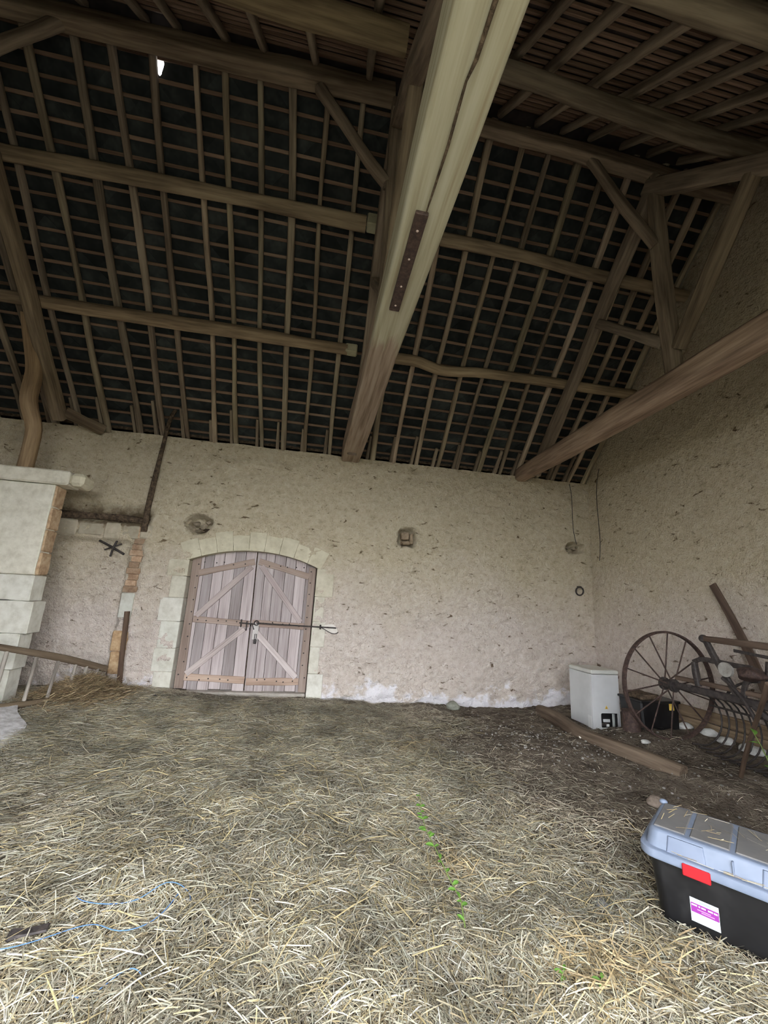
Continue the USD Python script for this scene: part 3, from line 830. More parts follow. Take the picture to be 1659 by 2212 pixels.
    tag(p, 'pale sawn block between the lower left purlin and the tie beam', 'block')
    # crooked post of the left truss standing on the stone pier
    single('truss_post', 'crooked brown post standing on the stone pier at the left', 'post', [(-4.06, 6.14, 3.08), (-4.08, 6.15, 3.62), (-4.18, 6.05, 4.1), (-4.13, 5.95, 4.5), (-4.14, 5.72, 4.95), (-4.13, 5.6, 5.15)], 0.19, 0.17, rad=.07, up=(0, 1, 0), seed=71, seg=22, wob=.02, bend=.012, tint=(1.2, 1.02, .8))
    single('wall_strut', 'dark timber foot of the left truss on the back wall top', 'beam', [(-4.0, 6.55, 4.16), (-3.6, 6.92, 4.06)], 0.15, 0.15, seed=72, seg=8, tint=(.7, .65, .58))


timbers()


# ------------------------------------------------------------------ the plank door
def door():
    d = thing('door_1', 'grey plank double door with diagonal braces under the stone arch', kind='structure')
    rng = np.random.default_rng(9)
    yp = D + 0.175
    split = lambda z: -0.93 - 0.022 * (z - 1.1)          # the leaves have sagged
    for leaf, (xa, xb) in enumerate(((-1.955, -0.935), (-0.925, 0.055))):
        lf = thing('leaf', parent=d, label=('left leaf with the bolt', 'right leaf with the hook bar')[leaf])
        ws = rng.uniform(.85, 1.15, 6)
        e = xa + np.r_[0, np.cumsum(ws)] / ws.sum() * (xb - xa)
        for i in range(6):
            a, b = e[i] + 0.003, e[i + 1] - 0.003
            z0 = 0.06 + rng.uniform(-.02, .03)
            za, zb = float(arch(a)) + 0.02, float(arch(b)) + 0.02
            dy = rng.uniform(-.004, .004)
            v, f = box(a, b, yp + dy, yp + .028 + dy, z0, 1.0, 0.003)
            topm = v[:, 2] > 0.5
            v[topm, 2] += np.interp(v[topm, 0], [a, b], [za, zb]) - 1.0
            v[:, 0] -= 0.022 * (v[:, 2] - 1.1) * (1 if leaf == 0 else 1) * np.interp(v[:, 0], [-1.95, -0.93, .06], [0, 1, 0])
            g = np.c_[v[:, 0], v[:, 1], v[:, 2]] + rng.uniform(0, 30, 3)
            put('plank', (v, f, g), 'wood_door', lf, tint=np.array([.74, .73, .74]) * rng.choice([.80, .98, 1.08, 1.22]))

        def bar(name, p, q, w, mat, tint, seed, th=.026):
            v, f, g = timber([(p[0], yp - th / 2 + .001, p[1]), (q[0], yp - th / 2 + .001, q[1])], w, th, .005, up=(0, 1, 0), seg=6, wob=.002, seed=seed, nr=2)
            put(name, (v, f, g), mat, lf, tint=tint)
        fr = 'wood_door_frame'
        if leaf == 0:
            bar('stile', (-1.885, 0.10), (-1.895, 2.12), .13, fr, (.85, .83, .83), 401)
            bar('rail', (-1.84, 1.87), (-0.98, 2.115), .10, fr, (1.0, .97, .97), 402)
            bar('rail', (-1.82, 1.14), (-0.95, 1.10), .095, fr, (1.05, 1.02, 1.03), 403)
            bar('rail', (-1.82, .265), (-0.915, .235), .10, fr, (1.3, 1.2, 1.12), 404)
            bar('brace', (-1.78, 1.19), (-1.02, 2.03), .09, 'wood_door', (0.78, 0.74, 0.72), 405, .034)
            bar('brace', (-1.80, .31), (-1.02, 1.03), .09, 'wood_door', (0.94, 0.92, 0.90), 406, .034)
        else:
            bar('stile', (-0.005, 0.08), (-0.010, 2.08), .115, fr, (.95, .95, .97), 411)
            bar('rail', (-0.91, 2.125), (-.06, 1.925), .10, fr, (1.0, .97, .97), 412)
            bar('rail', (-0.90, 1.12), (-.07, 1.10), .10, fr, (1.1, 1.05, 1.05), 413)
            bar('rail', (-0.89, .215), (-.07, .235), .11, fr, (1.3, 1.2, 1.12), 414)
            bar('brace', (-0.86, 2.05), (-.13, 1.17), .09, 'wood_door', (0.84, 0.80, 0.80), 415, .034)
            bar('brace', (-0.85, 1.0), (-.12, .30), .09, 'wood_door', (0.96, 0.94, 0.94), 416, .034)
        # nail heads on rails and stiles
        nails = []
        xs = ([-1.86, -1.91] if leaf == 0 else [-0.03, 0.02])
        for z in np.arange(.3, 2.05, .19):
            nails.append((xs[int(z * 10) % 2], z))
        for x in np.linspace(xa + .2, xb - .2, 5):
            for z in (2.06, 1.12, .24):
                nails.append((x + rng.uniform(-.03, .03), z + rng.uniform(-.02, .02)))
        geos = []
        for x, z in nails:
            m = trimesh.creation.icosphere(1, .011)
            geos.append((np.array(m.vertices) * (1, .5, 1) + (x, yp - .027, z), np.array(m.faces)))
        v, f, _ = join(*geos)
        put('nail_heads', (v, f), 'iron_dark', lf, kind='stuff')
    v, f = box(-2.25, .34, D + .245, D + .27, -.1, 2.62)
    put('outer_boarding', (v, f), 'rot_dark', d)
    # bolt across the two leaves and the hook bar to the wall
    put('bolt', join(tube([(-1.10, yp - .05, 1.115), (-.86, yp - .05, 1.105)], .010), tube([(-1.07, yp - .055, 1.05), (-1.07, yp - .055, 1.17)], .011), tube([(-.98, yp - .055, 1.0), (-.98, yp - .055, 1.15)], .010), tube([(-.93, yp - .05, 1.02), (-.90, yp - .06, 1.12), (-.86, yp - .05, 1.02)], .008)),
        'iron_dark', d, smooth=True, label='iron bolt and hasp')
    put('lock_plate', box(-.88, -.79, yp - .04, yp - .025, .86, 1.13, .004), 'paint_plain', d, tint=(.55, .52, .5))
    put('padlock', join(box(-.845, -.80, yp - .065, yp - .04, .80, .87, .006), tube([(-.835, yp - .05, .87), (-.835, yp - .05, .95), (-.81, yp - .05, .95), (-.81, yp - .05, .87)], .006)), 'iron_dark', d, label='dark padlock')
    put('threshold', rough_box(-1.96, .06, D + .03, D + .24, -.1, .075, .02, .012, 44), 'limestone', d, smooth=35, tint=(.75, .72, .72))
    t = thing('hook_bar', 'long iron hook bar across the door to the wall', 'door hook')
    put('rod', tube([(-.83, D + .11, 1.125), (-.3, D + .02, 1.12), (.10, D - .04, 1.12), (.46, D - .04, 1.115)], .011, 8, 14), 'iron_dark', t, smooth=True)
    put('eye', tube([(-.83 + .035 * math.cos(a), D + .115, 1.125 + .035 * math.sin(a)) for a in np.linspace(0, 2 * PI, 14)[:-1]], .010, 6, closed=True), 'iron_dark', t, smooth=True)
    put('staple', join(tube([(.20, D - .04, 1.09), (.20, D - .06, 1.12), (.20, D - .04, 1.15)], .014), tube([(.20, D - .03, 1.10), (.20, D + .05, 1.10)], .012)), 'iron_dark', t, smooth=True)
    put('wire', tube([(.22, D - .05, 1.11), (.32, D - .055, 1.06), (.47, D - .05, 1.03), (.50, D - .05, 1.05)], .006, 6, 10), 'iron_dark', t, smooth=True)


door()


# ------------------------------------------------------------------ stone pier at the left
def pier():
    w = thing('wall_pier', 'pale stone pier with a projecting capstone at the left', kind='structure')
    xl, y0, y1 = -5.4, 6.0, 6.24
    edge = lambda z: -3.55 + 0.02 * (z - 1.5)
    # courses of big blocks below, one large limewashed face above
    for i, (za, zb, xr, pr) in enumerate(((-.1, .50, -3.57, .0), (.50, .93, -3.54, .01), (.933, 1.332, -3.47, .02), (1.335, 1.66, -3.53, .015))):
        x = xl
        for k, wd in enumerate((1.15, 0.0)):
            xe = xl + wd if wd else xr - 0.0
            if xe - x < .05:
                continue
            g = rough_box(x + .004, xe - .004, y0 - pr, y1 if i < 3 else y1, za + .001, zb - .001, .008, .008, seed=500 + i * 4 + k, step=.12)
            put('stone_block', g, 'limestone', w, smooth=35, tint=np.array([1.10, 1.12, 1.12]) * (1.02 - .05 * k))
            x = xe
    g = rough_box(xl, -3.56, y0, y1 - .02, 1.665, 2.885, .012, .008, seed=520, step=.12)
    put('limewashed_face', g, 'limestone', w, smooth=35, tint=(1.14, 1.13, 1.08))
    for i in range(4):
        za, zb = 1.67 + i * .305, 1.67 + (i + 1) * .305 - .012
        g = rough_box(-3.60, -3.535 - .006 * (i % 2), y0 + .025, y1 + .01, za, zb, .015, .010, seed=530 + i)
        put('brick', g, 'brick_orange', w, smooth=35, tint=np.array([1.15, 1.32, 1.38]) * (1.0 - .08 * (i % 2)))
    g = rough_box(xl, -3.40, y0 - .03, y1 + .04, 2.89, 3.09, .02, .008, seed=541, step=.12)
    put('capstone', g, 'limestone', w, smooth=35, tint=(1.14, 1.12, 1.05), label='long capstone')
    g = rough_box(-3.40, -3.215, y0 - .03, y1 + .04, 2.885, 3.07, .045, .02, seed=542, step=.06)
    put('capstone', g, 'limestone', w, smooth=35, tint=(1.02, .98, .84), label='broken projecting end of the capstone')
    t = put('timber_lintel', timber([(-4.6, D + .11, 2.665), (-3.9, D + .10, 2.63), (-3.5, D + .115, 2.66), (-3.1, D + .10, 2.64), (-2.66, D + .11, 2.61)], .14, .10, .03, seg=60, wob=.05, seed=551), 'rot_dark', smooth=True, tint=(1, 1, 1))
    tag(t, 'rotten dark timber lintel over the walled-up doorway', 'lintel')


pier()


def left_things():
    p = put('leaning_branch', timber([(-2.72, D - .03, 2.45), (-2.71, D - .05, 2.75), (-2.68, D - .07, 3.1), (-2.66, D - .08, 3.45), (-2.63, D - .10, 3.85), (-2.59, D - .16, 4.2), (-2.54, D - .2, 4.40), (-2.49, D - .22, 4.50)],
            .085, .07, .03, up=(0, 1, 0), seg=40, wob=.022, seed=555, taper=.55), 'rot_dark', smooth=True)
    tag(p, 'crooked dark branch leaning up the wall from the rotten lintel', 'branch')
    p = put('wooden_stake', timber([(-2.62, D - .10, .05), (-2.71, D - .08, 1.22)], .062, .05, .012, up=(0, 1, 0), seg=8, wob=.006, bend=.006, seed=561), 'wood_weathered', smooth=True, tint=(.45, .36, .34))
    tag(p, 'dark upright stake against the wall left of the door', 'stake')
    p = put('wall_anchor', join(tube([(-3.36, D + .06, 2.27), (-3.14, D + .055, 2.17), (-2.97, D + .06, 2.08)], .018), tube([(-3.16, D + .055, 2.03), (-3.14, D + .05, 2.17), (-3.10, D + .055, 2.30)], .016), tube([(-3.26, D + .055, 2.13), (-3.03, D + .055, 2.24)], .012)), 'iron_dark', smooth=True)
    tag(p, 'dark star-shaped iron wall anchor in the walled-up doorway', 'wall anchor')
    # hay rack
    t = thing('hay_rack', 'grey wooden hay rack with slanted bars lying in the hay', 'hay rack')
    A, B = np.array((-3.62, 5.30, .90)), np.array((-2.70, 6.52, .455))
    C0, C1 = np.array((-3.42, 5.05, .26)), np.array((-2.60, 6.25, .20))
    put('rail', timber([A, A + (B - A) * .45 + (0, 0, .03), B], .07, .075, .025, seg=14, wob=.008, bend=.01, seed=571), 'wood_weathered', t, smooth=True, tint=(.52, .47, .42))
    put('rail', timber([C0, C1], .065, .065, .025, seg=12, wob=.008, bend=.01, seed=572), 'wood_weathered', t, smooth=True, tint=(.62, .58, .5))
    for i, f in enumerate((.10, .24, .44, .60, .74, .83, .93)):
        a, b = C0 + (C1 - C0) * (f - .03), A + (B - A) * f
        put('rack_bar', timber([a - (b - a) * .04, b], .037, .037, .013, seg=5, wob=.004, up=(0, 1, 0), seed=580 + i), 'wood_weathered', t, smooth=True, tint=np.array([1.25, 1.38, 1.6]) * (.75, 1.0, 1.1, .9, 1.0, .95, .8)[i])
    # pale stone block at the left edge
    from shapely.geometry import Polygon
    poly = [(-3.7, 5.55), (-3.14, 5.55), (-2.98, 5.30), (-2.72, 5.02), (-2.60, 4.72), (-2.58, 4.42), (-3.5, 4.1)]
    m = trimesh.creation.extrude_polygon(Polygon(poly), .34, engine='earcut')
    v, f = trimesh.remesh.subdivide_to_size(np.array(m.vertices), np.array(m.faces), .08, max_iter=8)
    m = trimesh.Trimesh(v, f, process=True)
    v = np.array(m.vertices)
    n = np.array(m.vertex_normals)
    v = v + n * (.05 * (meshkit.fbm(v * 4, 4, 66) - .5))[:, None] + (0, 0, -.10)
    v[:, 2] -= np.clip((v[:, 0] + 3.1), 0, 1) * .22 * (v[:, 2] > 0)
    p = put('stone_slab', (v, np.array(m.faces)), 'rubble_stone', smooth=40, tint=(1.12, 1.14, 1.25))
    tag(p, 'rough pale grey stone slab under the hay rack', 'stone')


left_things()


# ------------------------------------------------------------------ right side: boiler, rake and lumber
def boiler():
    x0, x1, y0, y1, z0, z1 = 4.05, 4.485, 5.52, 6.03, 0.0, .80
    t = thing('boiler', 'white enamelled boiler with a dark control window', 'boiler', loc=(x0, y0, z0))
    w, d, h = x1 - x0, y1 - y0, z1 - z0

    def q(name, b, m, tint=(1, 1, 1), bev=.008, **kw):
        put(name, box(*b, bev), m, t, tint=tint, smooth=30, **kw)
    wx0, wx1, wz0, wz1 = .13, w - .03, .035, .225
    q('casing', (0, w, .03, d, .02, h - .06), 'enamel_white', (.95, .96, .97))
    for b in ((0, wx0, 0, .032, 0, h - .06), (wx1, w, 0, .032, 0, h - .06), (wx0, wx1, 0, .032, wz1, h - .06), (wx0, wx1, 0, .032, 0, wz0)):
        pass
    from shapely.geometry import Polygon, box as sbox
    outer = sbox(0, 0, w, h - .06)
    inner = sbox(wx0 + .02, wz0 + .02, wx1 - .02, wz1 - .02).buffer(.02)
    m = trimesh.creation.extrude_polygon(outer.difference(inner), .034, engine='earcut')
    v = np.array(m.vertices)
    v = np.c_[v[:, 0], .034 - v[:, 2], v[:, 1]]
    put('front_panel', (v, np.array(m.faces)[:, ::-1]), 'enamel_white', t, tint=(1, 1, 1.02))
    q('control_recess', (wx0, wx1, .024, .0295, wz0, wz1), 'plastic_black', (1, 1, 1), .0)
    q('top_cover', (-.004, w + .004, -.012, d, h - .055, h), 'enamel_white', (1.0, 1.0, .94), .012)
    q('gauge', (wx0 + .045, wx0 + .15, .012, .031, wz0 + .07, wz0 + .11), 'paint_plain', (.55, .57, .58), .004)
    q('gauge', (wx0 + .09, wx0 + .135, .014, .031, wz0 + .012, wz0 + .045), 'paint_plain', (.75, .76, .78), .004)
    q('pipe', (wx1 - .085, wx1 - .05, .008, .031, wz0 + .01, wz1 - .01), 'paint_plain', (.42, .45, .44), .006)
    q('switch', (wx0 + .02, wx0 + .11, .018, .031, wz0 + .02, wz0 + .06), 'iron_dark', (1, 1, 1), .004)
    tri = [(.195, .282), (.245, .282), (.22, .328)]
    v, f = prism(tri, -.002, .0)
    put('warning_triangle', (v, f), 'paint_plain', t, tint=(.75, .5, .08), label='small yellow warning triangle')
    v, f = prism([(.212, .29), (.228, .29), (.22, .306)], -.003, -.001)
    put('warning_mark', (v, f), 'paint_plain', t, tint=(.05, .04, .03))
    put('side_slot', box(-.006, .0, .02, .10, .02, .18, .002), 'enamel_white', t, tint=(1.15, 1.15, 1.15))
    # rusty can and black bin beside it
    g = ground(4.43, 5.05)
    m = trimesh.creation.cylinder(radius=.105, height=.25, sections=24)
    v = np.array(m.vertices) + (0, 0, .125)
    p = thing('rusty_can', 'dark red rusty metal can at the right corner of the boiler', 'can', loc=(4.20, 4.98, float(ground(4.2, 4.98)) - .01))
    put('can_body', (v, np.array(m.faces)), 'iron_rust', p, smooth=40)
    put('can_rim', tube([(.105 * math.cos(a), .105 * math.sin(a), .25) for a in np.linspace(0, 2 * PI, 25)[:-1]], .007, 6, closed=True), 'iron_rust', p, smooth=True)
    zb = float(ground(4.66, 5.1)) - .01
    p = thing('black_bin', 'black plastic bin behind the rake wheel', 'bin', loc=(4.36, 4.98, zb))
    v, f = box(0, .58, 0, .40, 0, .36, .02)
    v[:, 0] = np.where(v[:, 2] < .1, .29 + (v[:, 0] - .29) * .93, v[:, 0])
    put('bin_body', (v, f), 'plastic_black', p, smooth=30)
    put('bin_rim', box(-.012, .592, -.012, .412, .335, .365, .008), 'plastic_black', p, smooth=30)
    put('yellow_tag', box(.40, .47, -.024, -.013, .255, .335, .003), 'paint_plain', p, tint=(.72, .50, .10), label='yellow tag hanging on the bin')
    put('bin_lining', rough_box(.03, .32, .02, .36, .36, .43, .02, .02, 77), 'rot_dark', p, smooth=40)


boiler()


def rake():
    hx, hy, hz = 4.46, 4.62, .79
    t = thing('hay_rake', 'rusty horse-drawn dump rake with a large spoked iron wheel', 'hay rake')

    def wheel(y, seed):
        c = np.array((hx, y, hz))
        R = .635
        wh = thing('wheel', parent=t)
        th = np.linspace(0, 2 * PI, 65)[:-1]
        prof = np.array([(R - .022, -.026), (R, -.026), (R + .004, 0), (R, .026), (R - .022, .026)])
        V = np.array([[hx + r * math.cos(a), y + yy, hz + r * math.sin(a)] for a in th for r, yy in prof])
        n = len(prof)
        i, j = np.meshgrid(np.arange(64), np.arange(n), indexing='ij')
        i2 = (i + 1) % 64
        q = np.stack([i * n + j, i2 * n + j, i2 * n + (j + 1) % n, i * n + (j + 1) % n], -1).reshape(-1, 4)
        put('rim', (V, q), 'iron_rust', wh)
        m = trimesh.creation.cylinder(radius=.055, height=.20, sections=18, transform=trimesh.transformations.rotation_matrix(PI / 2, (1, 0, 0)))
        m2 = trimesh.creation.cylinder(radius=.075, height=.03, sections=18, transform=trimesh.transformations.rotation_matrix(PI / 2, (1, 0, 0)))
        put('hub', join((np.array(m.vertices) + c, np.array(m.faces)), (np.array(m2.vertices) + c + (0, -.07, 0), np.array(m2.faces)), (np.array(m2.vertices) + c + (0, .07, 0), np.array(m2.faces))), 'iron_dark', wh, smooth=40)
        for k in range(14):
            a = 2 * PI * (k + .35) / 14
            off = .06 if k % 2 else -.06
            u = np.array((math.cos(a), 0, math.sin(a)))
            put('spoke', tube([c + u * .05 + (0, off, 0), c + u * (R - .01)], .0085, 6), 'iron_rust', wh, smooth=True)
    wheel(hy, 1)
    wheel(2.05, 2)

    def bar(name, pts, w, h, mat='iron_dark', seg=8, up=(0, 0, 1), **kw):
        put(name, timber(pts, w, h, min(w, h) * .3, up=up, seg=seg, wob=.003, bend=.002, seed=len(str(pts))), mat, t, smooth=True, tint=kw.get('tint', (.6, .5, .5)), label=kw.get('label'))
    W_ = 'wood_weathered'
    bar('axle_beam', [(hx, 4.60, hz + .015), (hx, 2.10, hz + .015)], .055, .075)
    bar('frame_beam', [(hx + .02, 4.52, hz + .10), (hx + .02, 2.15, hz + .10)], .06, .05, W_, tint=(.42, .36, .36))
    bar('tine_bar', [(hx + .13, 4.42, hz - .02), (hx + .13, 2.2, hz - .02)], .05, .06)
    for y in (4.30, 3.2, 2.3):
        bar('bracket', [(hx - .04, y, hz + .05), (hx + .20, y, hz - .02)], .05, .03)
    # arched handle and levers
    bar('arched_handle', [(hx, 4.22, hz + .06), (hx, 4.235, hz + .20), (hx, 4.245, hz + .32)], .06, .06)
    bar('arched_handle', [(hx, 4.25, hz + .325), (hx, 4.12, hz + .37), (hx, 3.90, hz + .36), (hx, 3.60, hz + .355)], .04, .05)
    bar('seat_bar', [(hx, 4.09, 1.385), (hx, 3.75, 1.38), (hx, 3.0, 1.37), (hx, 2.5, 1.36)], .065, .065, W_, tint=(.42, .36, .36))
    m = trimesh.creation.icosphere(2, .045)
    put('bar_knob', (np.array(m.vertices) + (hx, 4.10, 1.385), np.array(m.faces)), 'iron_dark', t, smooth=True)
    bar('lever', [(hx, 4.07, 1.36), (hx, 3.98, 1.18), (hx, 3.86, .98), (hx, 3.79, .84)], .045, .06)
    bar('lever', [(hx - .05, 3.72, 1.30), (hx - .05, 3.50, 1.285), (hx - .05, 3.3, 1.27)], .018, .03)
    m = trimesh.creation.cylinder(radius=.075, height=.03, sections=20, transform=trimesh.transformations.rotation_matrix(PI / 2, (0, 1, 0)))
    put('ratchet_plate', (np.array(m.vertices) + (hx - .03, 3.85, 1.09), np.array(m.faces)), 'rubble_stone', t, smooth=40, tint=(.62, .62, .62))
    put('seat', pebble((hx, 3.62, 1.08), .16, 640, 3, .45), 'iron_rust', t, smooth=True)
    bar('seat_spring', [(hx, 3.62, 1.05), (hx, 3.70, .95), (hx, 3.72, .84)], .03, .05)
    bar('lever', [(hx - .03, 3.90, 1.0), (hx - .05, 3.68, .82), (hx - .08, 3.55, .62)], .03, .03)
    # curved spring tines hung along the bar
    for k in range(26):
        y = 4.36 - k * .083
        if y < 2.2:
            break
        gx = float(ground(hx + .02, y)) + .03
        x0, zt = hx + .15, hz - .04
        rr = (zt - gx) / 2
        P = [(x0 + .02, y, zt + .03)] + [(x0 + 1.0 * rr * math.sin(a) * .95, y + .004 * math.sin(a * 3 + k), zt - rr + rr * math.cos(a)) for a in np.linspace(0, PI * 1.0, 12)] + [(x0 - .16, y, gx + .02)]
        put('tine', tube(P, .0095, 6), 'iron_dark', t, smooth=True)
    bar('lever', [(hx + .10, 3.55, .80), (hx + .05, 3.50, 1.05), (hx + .02, 3.45, 1.22)], .04, .05)
    bar('lever', [(hx - .02, 3.62, .78), (hx + .04, 3.42, .62), (hx + .12, 3.30, .50)], .035, .05)
    bar('spring_link', [(hx + .06, 3.95, .82), (hx + .06, 3.75, .98), (hx + .04, 3.58, 1.02)], .025, .025)
    # small crosswise wires above the tines
    bar('stripper_rod', [(hx + .30, 4.38, .62), (hx + .30, 2.25, .62)], .02, .02)


rake()


def right_things():
    p = put('leaning_plank', timber([(5.13, 4.50, 2.05), (5.10, 4.20, 1.40), (5.02, 3.93, .86), (4.93, 3.70, .25)], .10, .035, .008, up=(1, 0, .2), seg=16, wob=.006, bend=.01, seed=601), 'wood_weathered', smooth=True, tint=(.42, .36, .37))
    tag(p, 'grey brown plank leaning against the gable wall behind the rake', 'plank')
    a = single('fallen_beam', 'old squared beam lying on the earth before the rake', 'beam', [(3.80, 6.45, .02), (3.62, 5.75, .08), (3.50, 5.0, .10), (3.62, 4.25, .12), (3.74, 3.80, .10)], .16, .17, 'wood_weathered', (.60, .55, .53), .05, 602, seg=26, wob=.016, bend=.01)
    for i, (z0, z1, y0, y1, lab) in enumerate(((.15, .29, 5.35, 4.05, 'lower of the two boards at the foot of the gable wall'), (.30, .44, 5.28, 4.0, 'upper of the two boards at the foot of the gable wall'))):
        p = put('foot_board', timber([(XR - .05, y0, (z0 + z1) / 2), (XR - .05, y1, (z0 + z1) / 2 + .03)], .03, z1 - z0, .006, seg=8, wob=.004, seed=610 + i), 'wood_weathered', smooth=True, tint=(1.0, .90, .78))
        tag(p, lab, 'board')
    for i, (x, y, s) in enumerate(((5.02, 5.0, .10), (5.05, 4.72, .11), (5.0, 4.45, .10), (5.05, 4.2, .12))):
        p = put('pale_stone', pebble((x, y, float(ground(x, y)) + .02), s, 620 + i, 2, .5), 'rubble_stone', smooth=True, tint=(1.0, 1.05, 1.1))
        tag(p, 'pale stone at the foot of the gable, ' + ('seen through the rake wheel', 'just right of the rake wheel', 'second to the right of the rake wheel', 'farthest from the rake wheel')[i], 'stone', 'pale stones among the rake tines')
    p = put('stick', timber([(4.30, 3.72, .10), (4.12, 3.42, .55), (3.90, 3.06, 1.02), (3.86, 3.0, 1.1)], .038, .038, .016, seg=10, wob=.004, bend=.006, seed=630, up=(0, 1, 0)), 'wood_weathered', smooth=True, tint=(.48, .40, .38))
    tag(p, 'thin brown stick leaning in front of the rake', 'stick')
    # iron ring on the back wall, wires hanging down the wall
    t = thing('wall_ring', 'iron tethering ring hanging on the back wall', 'ring', loc=(4.92, D - .05, 1.98))
    put('ring', tube([(.075 * math.cos(a), -.01 * math.sin(a), .075 * math.sin(a)) for a in np.linspace(0, 2 * PI, 33)[:-1]], .014, 8, closed=True), 'iron_dark', t, smooth=True)
    put('staple', tube([(-.018, .06, .085), (-.018, -.02, .085), (.018, -.02, .085), (.018, .06, .085)], .009, 6), 'iron_dark', t, smooth=True)
    for lab, P in (('thin dark wire hanging down to the right wall hole', [(4.80, D - .05, 4.05), (4.84, D - .05, 3.7), (4.845, D - .04, 3.3), (4.91, D - .04, 2.86)]),
                   ('thin dark wire hanging beside the corner of the back wall', [(5.20, D - .40, 4.3), (5.19, D - .30, 3.6), (5.21, D - .30, 3.0), (5.205, D - .26, 2.55)])):
        p = put('wire', tube(P, .006, 5, 16), 'iron_dark', smooth=True)
        tag(p, lab, 'wire')
    # twiggy plant at the right edge
    twig('sapling', 'green leafy sapling twig at the right edge before the rake', 'plant', [(3.72, 2.86, .30), (3.64, 2.9, .53), (3.58, 2.9, .66), (3.52, 2.9, .76)], [(.95, 55, .10), (.6, -60, .07), (.80, 120, .06), (.4, 100, .06), (.25, -100, .06)], 7)


def leaf_geo(base, direction, up, L, w):
    d, u = unit(direction), unit(up)
    s = np.cross(d, u)
    t = np.linspace(0, 1, 6)
    wd = w * np.sin(PI * np.clip(t * .92 + .04, 0, 1)) ** .8
    c = np.asarray(base)[None] + d[None] * (t * L)[:, None] + u[None] * (-.25 * L * t ** 2)[:, None]
    V = np.vstack([c, c + s * wd[:, None] / 2 + u * wd[:, None] * .15, c - s * wd[:, None] / 2 + u * wd[:, None] * .15])
    F = []
    for i in range(5):
        F += [(i, i + 1, 7 + i), (i, 7 + i, 6 + i), (i + 1, i, 12 + i), (i + 1, 12 + i, 13 + i)]
    return V, np.array(F)


def twig(name, label, cat, stem, leaves, seed, r=.006, L=.07):
    rng = np.random.default_rng(seed)
    t = thing(name, label, cat)
    S = np.asarray(stem, float)
    put('stem', tube(S, np.linspace(r, r * .4, len(S)), 6), 'leaf_green', t, smooth=True, tint=(.20, .28, .08))
    d = np.r_[0, np.cumsum(np.linalg.norm(np.diff(S, axis=0), axis=1))]
    for f, ang, l in leaves:
        p = np.array([np.interp(f * d[-1], d, S[:, k]) for k in range(3)])
        a = math.radians(ang)
        dr = np.array((math.cos(a), math.sin(a) * .6, .35 + rng.uniform(-.2, .2)))
        put('leaf', leaf_geo(p, dr, (rng.uniform(-.3, .3), -.4, 1), l, l * .5), 'leaf_green', t, tint=np.array((.10, .22, .035)) * rng.uniform(.8, 1.2))


right_things()


def seedling():
    S = [(.90, 2.26, .05), (.925, 2.38, .085), (.90, 2.52, .12), (.88, 2.68, .16), (.86, 2.84, .19), (.87, 3.0, .22), (.89, 3.12, .28)]
    lv = []
    rng = np.random.default_rng(3)
    for f in np.linspace(.06, .96, 15):
        for a in (rng.uniform(20, 70), rng.uniform(120, 200)):
            if rng.uniform() < .8:
                lv.append((f + rng.uniform(-.03, .03), a + rng.uniform(-40, 40), rng.uniform(.028, .055)))
    twig('green_seedling', 'bright green leafy seedling creeping over the straw', 'plant', S, lv, 4, r=.004)
    for i, (x, y) in enumerate(((1.20, 1.93), (1.33, 1.86))):
        z = float(ground(x, y)) + .02
        twig('grass_shoot', ('low green shoot in the straw at the bottom edge', 'green shoot in the straw nearest the storage box')[i], 'plant',
             [(x, y, z), (x + .01, y + .01, z + .03), (x + .03, y + .02, z + .05)], [(.4, 30, .03), (.8, 150, .035), (.95, 60, .03)], 30 + i, r=.002)


seedling()


